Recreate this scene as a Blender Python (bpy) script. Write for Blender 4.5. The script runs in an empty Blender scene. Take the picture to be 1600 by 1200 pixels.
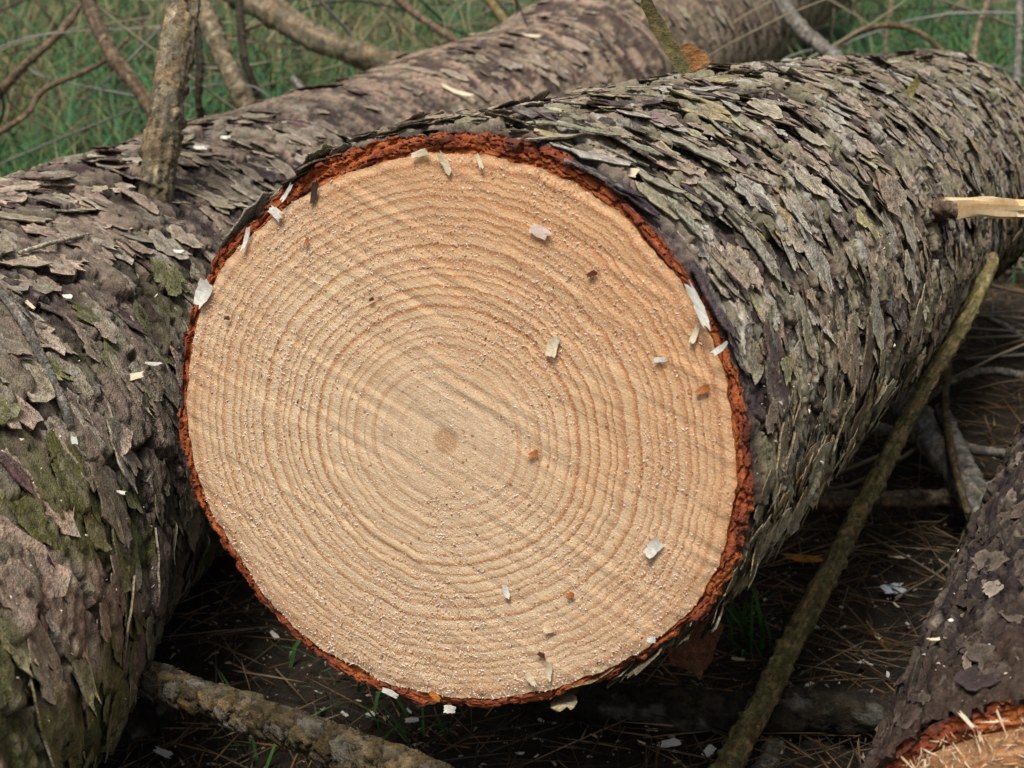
import bpy, math, random
import numpy as np
from mathutils import Vector, Matrix
from mathutils.bvhtree import BVHTree

random.seed(7)
rng = np.random.default_rng(7)
scene = bpy.context.scene
COL = scene.collection

# ------------------------------------------------------------------ camera, sky, sun, exposure
F = 2300.0                       # focal length in pixels of a 1600 px wide frame
TILT = math.radians(20.7)        # camera looks down
CT, ST = math.cos(TILT), math.sin(TILT)
HC = 0.60
cam_d = bpy.data.cameras.new('camera')
cam_d.sensor_width = 36.0
cam_d.lens = 36.0 * F / 1600.0
cam_d.clip_start = 0.02
cam_d.clip_end = 400.0
cam_d.dof.use_dof = True
cam_d.dof.focus_distance = 0.88
cam_d.dof.aperture_fstop = 16.0
cam = bpy.data.objects.new('camera', cam_d)
cam.location = (0, 0, HC)
cam.rotation_euler = (math.pi / 2 - TILT, 0, 0)
COL.objects.link(cam)
scene.camera = cam

SUN_EL, SUN_AZ = math.radians(68), math.radians(205)     # azimuth from +Y, clockwise: behind the camera
world = bpy.data.worlds.new('World')
scene.world = world
world.use_nodes = True
wn = world.node_tree
wn.nodes.clear()
sky = wn.nodes.new('ShaderNodeTexSky')
sky.sky_type = 'NISHITA'
sky.sun_disc = False
sky.sun_elevation = SUN_EL
sky.sun_rotation = SUN_AZ
sky.dust_density = 4.0
hs = wn.nodes.new('ShaderNodeHueSaturation')             # overcast: a greyer sky
hs.inputs['Saturation'].default_value = 0.22
bg = wn.nodes.new('ShaderNodeBackground')
bg.inputs['Strength'].default_value = 0.05
wo = wn.nodes.new('ShaderNodeOutputWorld')
wn.links.new(sky.outputs[0], hs.inputs['Color'])
wn.links.new(hs.outputs[0], bg.inputs['Color'])
wn.links.new(bg.outputs[0], wo.inputs['Surface'])

sun_d = bpy.data.lights.new('sun', 'SUN')
sun_d.energy = 1.5
sun_d.angle = math.radians(20)
sun_d.color = (1.0, 0.96, 0.90)
sun = bpy.data.objects.new('sun', sun_d)
sdir = Vector((math.sin(SUN_AZ) * math.cos(SUN_EL), math.cos(SUN_AZ) * math.cos(SUN_EL), math.sin(SUN_EL)))
sun.rotation_euler = sdir.to_track_quat('Z', 'Y').to_euler()
sun.location = (0, -2, 5)
COL.objects.link(sun)

vs = scene.view_settings
vs.view_transform = 'Standard'
vs.look = 'None'
vs.exposure = 1.15
vs.gamma = 1.0
vs.use_curve_mapping = False

# ------------------------------------------------------------------ maths helpers
UPC = np.array([0, CT, -ST])
def W(p):
    p = np.asarray(p, float)
    x, y, d = p[..., 0], p[..., 1], p[..., 2]
    return np.stack([x, d * CT + y * ST, HC + y * CT - d * ST], -1)
def ray(u, v):
    return np.array([(u - 800) / F, (600 - v) / F, 1.0])
def at(u, v, d):
    return W(ray(u, v) * d)
CAM = np.array([0, 0, HC])
def raydir(u, v):
    r = W(ray(u, v)) - CAM
    return r / np.linalg.norm(r)
def unit(a):
    a = np.asarray(a, float)
    return a / np.maximum(np.linalg.norm(a, axis=-1, keepdims=True), 1e-12)
def sstep(a, b, x):
    t = np.clip((x - a) / (b - a), 0, 1)
    return t * t * (3 - 2 * t)
def lerp(a, b, t):
    return a + (b - a) * t

def h2(ix, iy, seed):
    ix = ix.astype(np.int64); iy = iy.astype(np.int64)
    h = (ix * 374761393 + iy * 668265263 + seed * 974634777) & 0xFFFFFFFF
    h = ((h ^ (h >> 13)) * 1274126177) & 0xFFFFFFFF
    h = ((h ^ (h >> 16)) * 2246822519) & 0xFFFFFFFF
    h = h ^ (h >> 15)
    return (h & 0xFFFFFF) / float(0x1000000)
def vnoise(x, y, seed=0):
    ix, iy = np.floor(x), np.floor(y)
    fx, fy = x - ix, y - iy
    fx = fx * fx * (3 - 2 * fx); fy = fy * fy * (3 - 2 * fy)
    a = h2(ix, iy, seed); b = h2(ix + 1, iy, seed)
    c = h2(ix, iy + 1, seed); d = h2(ix + 1, iy + 1, seed)
    return lerp(lerp(a, b, fx), lerp(c, d, fx), fy)
def fbm(x, y, seed=0, octv=4):
    v = 0; a = .5; t = 0
    for o in range(octv):
        v = v + a * vnoise(x * 2 ** o + 17.3 * o, y * 2 ** o - 9.1 * o, seed + o)
        t += a; a *= .5
    return v / t
def worley(x, y, seed=0):
    ix, iy = np.floor(x), np.floor(y)
    f1 = np.full(x.shape, 9.); f2 = np.full(x.shape, 9.)
    cx = np.zeros(x.shape); cy = np.zeros(x.shape); dx = np.zeros(x.shape); dy = np.zeros(x.shape)
    for i in (-1, 0, 1):
        for j in (-1, 0, 1):
            jx, jy = ix + i, iy + j
            px = jx + .08 + .84 * h2(jx, jy, seed); py = jy + .08 + .84 * h2(jx, jy, seed + 91)
            ex, ey = x - px, y - py
            d = np.sqrt(ex * ex + ey * ey)
            near = d < f1
            f2 = np.where(near, f1, np.minimum(f2, d))
            cx = np.where(near, jx, cx); cy = np.where(near, jy, cy)
            dx = np.where(near, ex, dx); dy = np.where(near, ey, dy)
            f1 = np.where(near, d, f1)
    return f1, f2, cx, cy, dx, dy
def catmull(P, n):
    P = np.asarray(P, float)
    Q = np.vstack([2 * P[0] - P[1], P, 2 * P[-1] - P[-2]])
    out = []
    seg = len(P) - 1
    for i in range(n):
        t = i / (n - 1) * seg
        k = min(int(t), seg - 1); t -= k
        a, b, c, d = Q[k], Q[k + 1], Q[k + 2], Q[k + 3]
        out.append(.5 * ((2 * b) + (-a + c) * t + (2 * a - 5 * b + 4 * c - d) * t * t + (-a + 3 * b - 3 * c + d) * t ** 3))
    return np.array(out)

# ------------------------------------------------------------------ scene-object helpers
def mesh_data(name, V, faces, mat, col=None, smooth=True, attrs=None):
    V = np.asarray(V, np.float32)
    me = bpy.data.meshes.new(name)
    if isinstance(faces, np.ndarray):
        faces = [faces]
    faces = [np.asarray(f, np.int32) for f in faces if len(f)]
    loops = np.concatenate([f.ravel() for f in faces])
    tot = np.concatenate([np.full(len(f), f.shape[1], np.int32) for f in faces])
    st = np.concatenate([[0], np.cumsum(tot)[:-1]]).astype(np.int32)
    me.vertices.add(len(V)); me.vertices.foreach_set('co', V.ravel())
    me.loops.add(len(loops)); me.loops.foreach_set('vertex_index', loops)
    me.polygons.add(len(tot)); me.polygons.foreach_set('loop_start', st); me.polygons.foreach_set('loop_total', tot)
    me.polygons.foreach_set('use_smooth', np.full(len(tot), smooth, bool))
    if col is not None:
        c = np.ones((len(V), 4), np.float32); c[:, :3] = col
        a = me.color_attributes.new('Col', 'FLOAT_COLOR', 'POINT')
        a.data.foreach_set('color', c.ravel())
    for k, v in (attrs or {}).items():
        v = np.asarray(v, np.float32)
        if v.ndim == 1:
            me.attributes.new(k, 'FLOAT', 'POINT').data.foreach_set('value', v)
        else:
            me.attributes.new(k, 'FLOAT_VECTOR', 'POINT').data.foreach_set('vector', v.ravel())
    me.update(calc_edges=True)
    me.validate()
    me.materials.append(mat)
    return me
def link(name, me, parent=None, M=None, color=None):
    o = bpy.data.objects.new(name, me)
    COL.objects.link(o)
    if M is not None:
        o.matrix_basis = M
    if parent is not None:
        o.parent = parent
        o.matrix_parent_inverse = Matrix.Translation(-Vector(parent.location))
    if color is not None:
        o.color = (*color, 1)
    return o
def tag(o, label=None, cat=None, group=None, kind=None):
    if label: o['label'] = label
    if cat: o['category'] = cat
    if group: o['group'] = group
    if kind: o['kind'] = kind
    return o
def empty(name, loc):
    o = bpy.data.objects.new(name, None)
    o.empty_display_size = .05
    o.location = Vector(loc)
    COL.objects.link(o)
    return o
def grid_faces(nr, nc, wrap=False):
    i = np.arange(nr - 1)[:, None]; j = np.arange(nc if wrap else nc - 1)[None, :]
    j2 = (j + 1) % nc
    a = i * nc + j; b = i * nc + j2; c = (i + 1) * nc + j2; d = (i + 1) * nc + j
    return np.stack([a, b, c, d], -1).reshape(-1, 4)
def frame_matrix(p, x, y, z, sx=1, sy=1, sz=1):
    M = Matrix.Identity(4)
    for i in range(3):
        M[i][0] = x[i] * sx; M[i][1] = y[i] * sy; M[i][2] = z[i] * sz; M[i][3] = p[i]
    return M

# ------------------------------------------------------------------ materials
def new_mat(name):
    m = bpy.data.materials.new(name)
    m.use_nodes = True
    nt = m.node_tree
    nt.nodes.clear()
    out = nt.nodes.new('ShaderNodeOutputMaterial')
    b = nt.nodes.new('ShaderNodeBsdfPrincipled')
    nt.links.new(b.outputs[0], out.inputs[0])
    return m, nt, b
def setin(nt, node, key, val):
    s = node.inputs[key]
    if hasattr(val, 'is_linked') or isinstance(val, bpy.types.NodeSocket):
        nt.links.new(val, s)
    else:
        s.default_value = val
def math_n(nt, op, a, b=0.0, clamp=False):
    n = nt.nodes.new('ShaderNodeMath'); n.operation = op; n.use_clamp = clamp
    setin(nt, n, 0, a); setin(nt, n, 1, b)
    return n.outputs[0]
def noise_n(nt, vec, scale, detail=3, rough=.55):
    n = nt.nodes.new('ShaderNodeTexNoise')
    if vec is not None: nt.links.new(vec, n.inputs['Vector'])
    n.inputs['Scale'].default_value = scale; n.inputs['Detail'].default_value = detail; n.inputs['Roughness'].default_value = rough
    return n.outputs['Fac']
def ramp_n(nt, fac, stops, interp='LINEAR'):
    n = nt.nodes.new('ShaderNodeValToRGB'); n.color_ramp.interpolation = interp
    e = n.color_ramp.elements
    while len(e) < len(stops): e.new(.5)
    for k, (p, c) in zip(e, stops):
        k.position = p; k.color = (*c, 1) if len(c) == 3 else c
    nt.links.new(fac, n.inputs[0])
    return n.outputs[0]
def mix_n(nt, fac, a, b, mode='MIX'):
    n = nt.nodes.new('ShaderNodeMix'); n.data_type = 'RGBA'; n.blend_type = mode
    setin(nt, n, 0, fac)
    for k, v in ((6, a), (7, b)):
        if isinstance(v, bpy.types.NodeSocket): nt.links.new(v, n.inputs[k])
        else: n.inputs[k].default_value = (*v, 1)
    return n.outputs[2]
def attr_n(nt, name, out='Color'):
    n = nt.nodes.new('ShaderNodeAttribute'); n.attribute_name = name
    return n.outputs[out]
def bump_n(nt, b, height, strength, dist):
    n = nt.nodes.new('ShaderNodeBump')
    n.inputs['Strength'].default_value = strength; n.inputs['Distance'].default_value = dist
    nt.links.new(height, n.inputs['Height']); nt.links.new(n.outputs[0], b.inputs['Normal'])
def pos_n(nt):
    return nt.nodes.new('ShaderNodeNewGeometry').outputs['Position']

def attr_mat(name, rough=.9, n1=180., a1=.45, n2=900., a2=.35, bump=.6, dist=.002, lichen=0.0, spec=.25, lcol=(.40, .39, .28), mottle=None):
    """colour from the mesh attribute times the object's colour, broken up by two noises"""
    m, nt, b = new_mat(name)
    p = pos_n(nt)
    oi = nt.nodes.new('ShaderNodeObjectInfo')
    c = mix_n(nt, 1.0, attr_n(nt, 'Col'), oi.outputs['Color'], 'MULTIPLY')
    f1 = noise_n(nt, p, n1, 4); f2 = noise_n(nt, p, n2, 3)
    v = math_n(nt, 'ADD', math_n(nt, 'MULTIPLY', math_n(nt, 'SUBTRACT', f1, .5), a1 * 3),
               math_n(nt, 'MULTIPLY', math_n(nt, 'SUBTRACT', f2, .5), a2 * 3))
    v = math_n(nt, 'MAXIMUM', math_n(nt, 'ADD', v, 1.0), .18)
    cc = nt.nodes.new('ShaderNodeCombineColor')
    for i in range(3): nt.links.new(v, cc.inputs[i])
    c = mix_n(nt, 1.0, c, cc.outputs[0], 'MULTIPLY')
    if mottle:
        for sc, lo, hi, mc, am in mottle:
            mf = ramp_n(nt, noise_n(nt, p, sc, 5, .68), [(lo, (0, 0, 0)), (hi, (am,) * 3)])
            c = mix_n(nt, mf, c, mix_n(nt, 1.0, c, mc, 'MULTIPLY') if max(mc) > 1 else mc)
    if lichen:
        lf = math_n(nt, 'MULTIPLY', noise_n(nt, p, 38., 3), noise_n(nt, p, 420., 4, .7))
        lm = ramp_n(nt, lf, [(.30, (0, 0, 0)), (.40, (lichen,) * 3)])
        c = mix_n(nt, lm, c, lcol)
    nt.links.new(c, b.inputs['Base Color'])
    b.inputs['Roughness'].default_value = rough
    b.inputs['Specular IOR Level'].default_value = spec
    h = math_n(nt, 'ADD', f1, math_n(nt, 'MULTIPLY', f2, .6))
    bump_n(nt, b, h, bump, dist)
    return m

M_bark = attr_mat('scaly_bark', lichen=.25, a1=.5)
M_bark3 = attr_mat('dark_bark', a1=.6, a2=.5, bump=.9, mottle=[(70., .56, .66, (.16, .13, .105), .6)])
M_flake = attr_mat('bark_flake', lichen=.5, n1=190, a1=.75, n2=700, a2=.7, bump=1.0, dist=.003, mottle=[(55., .54, .64, (.42, .39, .33), .55), (80., .56, .68, (.125, .095, .075), .75), (36., .60, .70, (.24, .225, .12), .5)])
M_flake3 = attr_mat('dark_bark_flake', n1=170, a1=.5, n2=800, a2=.5, bump=.8, mottle=[(80., .56, .68, (.06, .045, .042), .8)])
M_bark2 = attr_mat('pinkish_bark', lichen=.2, n1=160, a1=.6, a2=.5, bump=1.0, dist=.003, mottle=[(40., .55, .66, (.27, .23, .17), .5), (75., .57, .66, (.10, .065, .06), .6)])
M_branch = attr_mat('branch_bark', lichen=.3, n1=220, a1=.6, a2=.5, bump=1.0, dist=.003, lcol=(.20, .22, .10), mottle=[(60., .52, .62, (1.7, 1.6, 1.5), .8), (85., .55, .64, (.045, .038, .022), .6)])
M_twig = attr_mat('dead_twig', n1=150, a1=.3, bump=.3)
M_chip = attr_mat('pale_chip', rough=.75, n1=500, a1=.12, n2=1500, a2=.1, bump=.3, dist=.0006)
M_dust = attr_mat('sawdust', rough=.8, n1=500, a1=.05, a2=.05, bump=0.01)
M_grass = attr_mat('grass_blade', rough=.6, n1=30, a1=.2, n2=200, a2=.1, bump=.05, spec=.3)
M_litter = attr_mat('needle_litter', rough=.85, n1=60, a1=.3, a2=.1, bump=.1)
M_soil = attr_mat('forest_soil', rough=.95, n1=70, a1=.6, n2=420, a2=.6, bump=.9, dist=.006)
M_inner = attr_mat('red_inner_bark', rough=.85, n1=420, a1=.5, n2=1300, a2=.5, bump=.8, dist=.0016)

def wood_mat(name, rings, dark=1.0, orange=0.0):
    m, nt, b = new_mat(name)
    pl = attr_n(nt, 'pl', 'Vector'); rho = attr_n(nt, 'rho', 'Fac')
    big = noise_n(nt, pl, 9., 2); mid = noise_n(nt, pl, 46., 3)
    w = math_n(nt, 'ADD', math_n(nt, 'MULTIPLY', math_n(nt, 'SUBTRACT', big, .5), .05),
               math_n(nt, 'MULTIPLY', math_n(nt, 'SUBTRACT', mid, .5), .013))
    # the weave caused by sawdust lying across the rings
    fine = noise_n(nt, pl, 420., 3, .65)
    w = math_n(nt, 'ADD', w, math_n(nt, 'MULTIPLY', math_n(nt, 'SUBTRACT', fine, .5), .011))
    r2 = math_n(nt, 'MAXIMUM', math_n(nt, 'ADD', rho, w), 0.0)
    cx = nt.nodes.new('ShaderNodeCombineXYZ'); nt.links.new(r2, cx.inputs[0])
    nn = math_n(nt, 'ADD', math_n(nt, 'MULTIPLY', math_n(nt, 'POWER', r2, 1.12), rings),
                math_n(nt, 'MULTIPLY', noise_n(nt, cx.outputs[0], 9., 2), 3.2))       # good and lean years
    fr = math_n(nt, 'FRACT', nn)
    wnz = nt.nodes.new('ShaderNodeTexWhiteNoise'); wnz.noise_dimensions = '1D'
    nt.links.new(math_n(nt, 'FLOOR', nn), wnz.inputs['W'])
    yr = math_n(nt, 'ADD', math_n(nt, 'MULTIPLY', wnz.outputs['Value'], .35), .65)
    ring = ramp_n(nt, fr, [(0, (.72, .51, .31)), (.08, (.77, .58, .37)), (.48, (.73, .51, .30)), (.70, (.61, .35, .165)), (.87, (.44, .185, .068)), (.95, (.43, .18, .066)), (1.0, (.64, .42, .25))])
    mean = mix_n(nt, math_n(nt, 'MULTIPLY', big, 1.0), (.73, .53, .34), (.66, .45, .27))
    # rings fade near the heart and where dust covers them
    cover = math_n(nt, 'MULTIPLY', noise_n(nt, pl, 22., 4, .6), noise_n(nt, pl, 210., 3, .6))
    keep = ramp_n(nt, rho, [(.0, (.10,) * 3), (.24, (.32,) * 3), (.42, (1.,) * 3), (1., (1.,) * 3)])
    cv = ramp_n(nt, cover, [(.28, (1, 1, 1)), (.50, (.4, .4, .4))])
    c = mix_n(nt, math_n(nt, 'MULTIPLY', math_n(nt, 'MULTIPLY', keep, cv), yr), mean, ring)
    sx = nt.nodes.new('ShaderNodeSeparateXYZ'); nt.links.new(pl, sx.inputs[0])
    damp = math_n(nt, 'ADD', math_n(nt, 'MULTIPLY', sx.outputs[0], 2.6), math_n(nt, 'MULTIPLY', sx.outputs[1], 3.4))
    damp = math_n(nt, 'ADD', damp, math_n(nt, 'MULTIPLY', math_n(nt, 'SUBTRACT', noise_n(nt, pl, 18., 4), .5), .9))
    c = mix_n(nt, ramp_n(nt, damp, [(.0, (0, 0, 0)), (.50, (.9,) * 3)]), c, mix_n(nt, 1.0, c, (.95, .72, .53), 'MULTIPLY'))
    # one clear dark early ring
    d = math_n(nt, 'ABSOLUTE', math_n(nt, 'SUBTRACT', math_n(nt, 'ADD', rho, math_n(nt, 'MULTIPLY', w, .5)), .262))
    c = mix_n(nt, ramp_n(nt, d, [(.0, (.7,) * 3), (.007, (0, 0, 0))]), c, (.48, .22, .09))
    # pith
    c = mix_n(nt, ramp_n(nt, math_n(nt, 'ADD', rho, math_n(nt, 'MULTIPLY', w, .6)), [(.038, (.85,) * 3), (.054, (0, 0, 0))]), c, (.44, .24, .11))
    # resin-stained outer sapwood and blotches
    st = math_n(nt, 'MULTIPLY', noise_n(nt, pl, 14., 4, .6), ramp_n(nt, rho, [(.5, (.4,) * 3), (1., (1, 1, 1))]))
    c = mix_n(nt, ramp_n(nt, st, [(.36, (0, 0, 0)), (.60, (.6 + orange,) * 3)]), c, (.55, .26, .11))
    # pale torn fibres and fine brown flecks
    sp = noise_n(nt, pl, 900., 4, .75)
    c = mix_n(nt, ramp_n(nt, sp, [(.52, (0, 0, 0)), (.64, (.75,) * 3)]), c, (.84, .74, .60))
    c = mix_n(nt, ramp_n(nt, noise_n(nt, pl, 1200., 3, .7), [(.32, (.6,) * 3), (.44, (0, 0, 0))]), c, (.45, .24, .10))
    vo = nt.nodes.new('ShaderNodeTexVoronoi'); vo.inputs['Scale'].default_value = 190.
    nt.links.new(pl, vo.inputs['Vector'])
    dots = math_n(nt, 'LESS_THAN', vo.outputs['Distance'], .17)
    sep = nt.nodes.new('ShaderNodeSeparateColor'); nt.links.new(vo.outputs['Color'], sep.inputs[0])
    dots = math_n(nt, 'MULTIPLY', dots, math_n(nt, 'GREATER_THAN', sep.outputs[0], .86))
    c = mix_n(nt, math_n(nt, 'MULTIPLY', dots, .75), c, (.30, .10, .035))
    if dark != 1.0:
        c = mix_n(nt, 1.0, c, (dark, dark * .9, dark * .8), 'MULTIPLY')
    nt.links.new(c, b.inputs['Base Color'])
    b.inputs['Roughness'].default_value = .85
    b.inputs['Specular IOR Level'].default_value = .2
    # chainsaw tracks run across the face
    saw = noise_n(nt, attr_n(nt, 'sw', 'Vector'), 1.0, 2)
    h = math_n(nt, 'ADD', math_n(nt, 'MULTIPLY', saw, .95), math_n(nt, 'MULTIPLY', sp, 1.1))
    h = math_n(nt, 'SUBTRACT', h, math_n(nt, 'MULTIPLY', math_n(nt, 'MULTIPLY', fr, keep), .03))
    bump_n(nt, b, h, .6, .0011)
    return m
M_wood = wood_mat('sawn_pine', 28.0)
M_wood3 = wood_mat('sawn_pine_stained', 14.0, .95, .3)

# ------------------------------------------------------------------ bark relief
PAL = {
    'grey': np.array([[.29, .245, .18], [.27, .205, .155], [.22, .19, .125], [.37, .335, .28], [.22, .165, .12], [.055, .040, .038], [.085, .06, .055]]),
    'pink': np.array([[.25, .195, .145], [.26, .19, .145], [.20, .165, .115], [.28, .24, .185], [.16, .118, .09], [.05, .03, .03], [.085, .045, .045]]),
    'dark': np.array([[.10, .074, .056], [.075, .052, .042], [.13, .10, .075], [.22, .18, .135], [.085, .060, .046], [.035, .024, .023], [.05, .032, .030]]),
}
def bark_relief(s, y, pal, cs, cy, amp, seed, wts):
    """height (m) and colour of scaly bark at length s and girth y (m)"""
    ws = s + .35 * cs * (fbm(s / cs * .9, y / cy * .9, seed + 3, 4) - .5) * 2 + .5 * cs * (fbm(s / cs * 3, y / cy * 3, seed + 5, 4) - .5)
    wy = y + .35 * cy * (fbm(s / cs * .9, y / cy * .9, seed + 7, 4) - .5) * 2 + .5 * cy * (fbm(s / cs * 3, y / cy * 3, seed + 9, 4) - .5)
    ws = ws + .30 * y * cs / cy
    f1, f2, cx, cyy, dx, dy = worley(ws / cs, wy / cy, seed)
    r1, r2, r3 = h2(cx, cyy, seed + 11), h2(cx, cyy, seed + 12), h2(cx, cyy, seed + 13)
    ang = (r3 - .5) * 2.2
    H = amp * (.9 * r1 + .55 * (dy * np.cos(ang) - dx * np.sin(ang)))
    gap = sstep(.01, .11, f2 - f1)
    H = H - amp * 1.1 * (1 - gap)
    g1, g2, gx, gy, ex, ey = worley(ws / cs * 2.3 + 5.5, wy / cy * 2.1, seed + 40)
    q1, q2 = h2(gx, gy, seed + 41), h2(gx, gy, seed + 42)
    H = H + amp * .38 * (q1 + .5 * ey) - amp * .35 * (1 - sstep(0, .10, g2 - g1))
    H = H + amp * .45 * (fbm(s / .005, y / .005, seed + 60, 4) - .5)
    P = PAL[pal]
    cum = np.cumsum(wts) / np.sum(wts)
    idx = np.minimum(np.searchsorted(cum, lerp(r2, q2, .35)), len(P) - 1)
    col = P[idx] * (.75 + .6 * q2)[..., None]
    deep = sstep(.80, .25, H / amp)                       # purple-brown under-layers, with the shade of the gaps darkened into the colour
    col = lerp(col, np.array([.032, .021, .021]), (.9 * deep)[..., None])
    return H, col

class Log:
    """a felled trunk: smooth axis, girth, near cut plane"""
    def __init__(self, axis, rad, n=300):
        self.C = catmull(axis, n)
        seg = np.linalg.norm(np.diff(self.C, axis=0), axis=1)
        self.S = np.concatenate([[0], np.cumsum(seg)])
        self.L = self.S[-1]
        self.T = unit(np.gradient(self.C, self.S, axis=0))
        up = np.array([0, 0, 1.])
        self.E1 = unit(up - self.T * (self.T @ up)[:, None])
        self.E2 = np.cross(self.T, self.E1)                # toward the right of the picture
        self.rad = rad
    def ev(self, s):
        o = [np.stack([np.interp(s, self.S, A[:, i]) for i in range(3)], -1) for A in (self.C, self.T, self.E1, self.E2)]
        ex = np.where(s < 0, s, np.where(s > self.L, s - self.L, 0))
        o[0] = o[0] + o[1] * ex[..., None]
        return o
    def point(self, s, th, r):
        c, t, e1, e2 = self.ev(s)
        d = e1 * np.cos(th)[..., None] + e2 * np.sin(th)[..., None]
        return c + d * r[..., None], d

def build_bark(log, s0, r_fn, relief, ns, nt, power, mat, parent, wv=None, vis=(-1.1, 2.5)):
    lo, hi = vis
    k = int(nt * .82); a = (nt - k) // 2
    th = np.concatenate([np.linspace(-math.pi, lo, a, endpoint=False), np.linspace(lo, hi, k, endpoint=False), np.linspace(hi, math.pi, nt - k - a, endpoint=False)])
    w = np.linspace(0, 1, ns) ** power if wv is None else wv
    TH = np.broadcast_to(th, (ns, nt)); S0 = s0(th)[None, :]
    S = S0 + (log.L - S0) * w[:, None]
    R = r_fn(S, TH)
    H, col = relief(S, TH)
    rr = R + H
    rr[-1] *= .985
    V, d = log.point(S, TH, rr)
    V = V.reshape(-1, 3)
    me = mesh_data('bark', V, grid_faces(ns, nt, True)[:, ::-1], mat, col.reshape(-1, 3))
    o = link('bark', me, parent, Matrix.Identity(4))
    return o, V.reshape(ns, nt, 3), grid_faces(ns, nt, True)

def build_face(boundary, outer, pith, nrm, ex, ey, mat, parent, nr, seed, rim_red=1.0, rough=1.0, name='cut_face', thick_noise=1.0):
    """sawn end: wood disc out to `boundary`, then the crumbly inner bark out to `outer` (rings of world points)"""
    nb = len(boundary)
    q = np.linspace(0, 1, nr)
    P = pith + (boundary - pith)[None] * q[:, None, None]
    rel = P - pith
    X, Y = rel @ ex, rel @ ey
    ca, sa = math.cos(math.radians(27)), math.sin(math.radians(27))
    al, ac = X * ca - Y * sa, X * sa + Y * ca
    Hh = .0006 * rough * (fbm(X / .006, Y / .006, seed, 4) - .5) + .0009 * rough * (vnoise(al / .05, ac / .0042, seed + 5) - .5) \
        + .0012 * (fbm(X / .05, Y / .05, seed + 9, 2) - .5)
    edge = sstep(.965, 1.0, q)[:, None]
    Hh = Hh - .0018 * edge * fbm(X / .004, Y / .004, seed + 2, 3)
    P = P + nrm * Hh[..., None]
    me = mesh_data(name, P.reshape(-1, 3), grid_faces(nr, nb, True), mat, None,
                   attrs={'rho': np.repeat(q, nb), 'pl': np.stack([X, Y, 0 * X], -1).reshape(-1, 3), 'sw': np.stack([al * 26, ac * 430, 0 * X], -1).reshape(-1, 3)})
    o = link(name, me, parent, Matrix.Identity(4))
    # inner bark
    nk = 16
    k = np.linspace(-.12, 1, nk)
    B = boundary[None] + (outer - boundary)[None] * k[:, None, None]
    rel = B - pith
    X, Y = rel @ ex, rel @ ey
    A = np.arctan2(Y, X)
    ch = fbm(X / .008, Y / .008, seed + 20, 4)
    rl = np.linalg.norm(rel, axis=-1)
    f1, f2, cx, cy, dx, dy = worley(A * rl / .012 + 1.5 * ch, rl / .0042 + 1.5 * ch, seed + 21)
    blk = h2(cx, cy, seed + 22)
    lay = fbm(A * 9, k[:, None] * 3.0 + 0 * A, seed + 23, 3)
    Hh = -.0028 + .0034 * (blk - .35) * sstep(0, .3, k)[:, None] + .0035 * (ch - .5) - .003 * (1 - sstep(0, .15, f2 - f1)) \
        + .004 * (lay - .5) - .0012 * sstep(.75, 1, k)[:, None]
    Hh = np.where(k[:, None] < 0, -.0035, Hh)
    B = B + nrm * Hh[..., None]
    c1 = np.array([.42, .120, .035]); c2 = np.array([.26, .060, .024]); c3 = np.array([.10, .032, .020])
    t = np.clip(k[:, None] * .50 + (lay - .5) * 1.6 * thick_noise + (blk - .5) * .6, 0, 1)
    col = np.where((t < .5)[..., None], lerp(c1, c2, (t * 2)[..., None]), lerp(c2, c3, (t * 2 - 1)[..., None])) * rim_red
    me = mesh_data('inner_bark', B.reshape(-1, 3), grid_faces(nk, nb, True), M_inner, col.reshape(-1, 3), smooth=False)
    o2 = link('inner_bark', me, parent, Matrix.Identity(4))
    return o

# ------------------------------------------------------------------ ground
def ground_z(x, y):
    z = .05 * (fbm(x * 1.1 + 3, y * 1.1, 301, 3) - .5) + .022 * (fbm(x * 9, y * 9, 305, 3) - .5)
    z = z + .05 * sstep(2.2, 3.6, y)
    return z - .012
gx = np.sinh(np.linspace(-5.2, 5.2, 250)) * .66 + .1
gy = np.sinh(np.linspace(-5.0, 5.2, 250)) * .66 + 1.3
GX, GY = np.meshgrid(gx, gy)
GZ = ground_z(GX, GY)
GV = np.stack([GX, GY, GZ], -1).reshape(-1, 3)
gm = fbm(GX * 6, GY * 6, 311, 4)
grn = sstep(2.0, 2.6, GY + .5 * (gm - .5))
gcol = lerp(np.array([.014, .011, .008]), np.array([.040, .029, .019]), gm[..., None])
gcol = lerp(gcol, lerp(np.array([.035, .055, .022]), np.array([.10, .075, .04]), sstep(.45, .62, fbm(GX * 1.6, GY * 1.6, 322, 3))[..., None]), (grn * .8)[..., None])
gfaces = grid_faces(250, 250)
ground = link('ground', mesh_data('ground', GV, gfaces, M_soil, gcol.reshape(-1, 3)))
tag(ground, 'dark forest floor of soil and needle litter under the logs', 'ground', kind='structure')
bvh_ground = BVHTree.FromPolygons([tuple(v) for v in GV], [tuple(f) for f in gfaces.tolist()])
def on_ground(u, v):
    p, n, i, d = bvh_ground.ray_cast(Vector(CAM), Vector(raydir(u, v)))
    return np.array(p), np.array(n)
def gz(x, y):
    return float(ground_z(np.array([float(x)]), np.array([float(y)]))[0])

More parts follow.
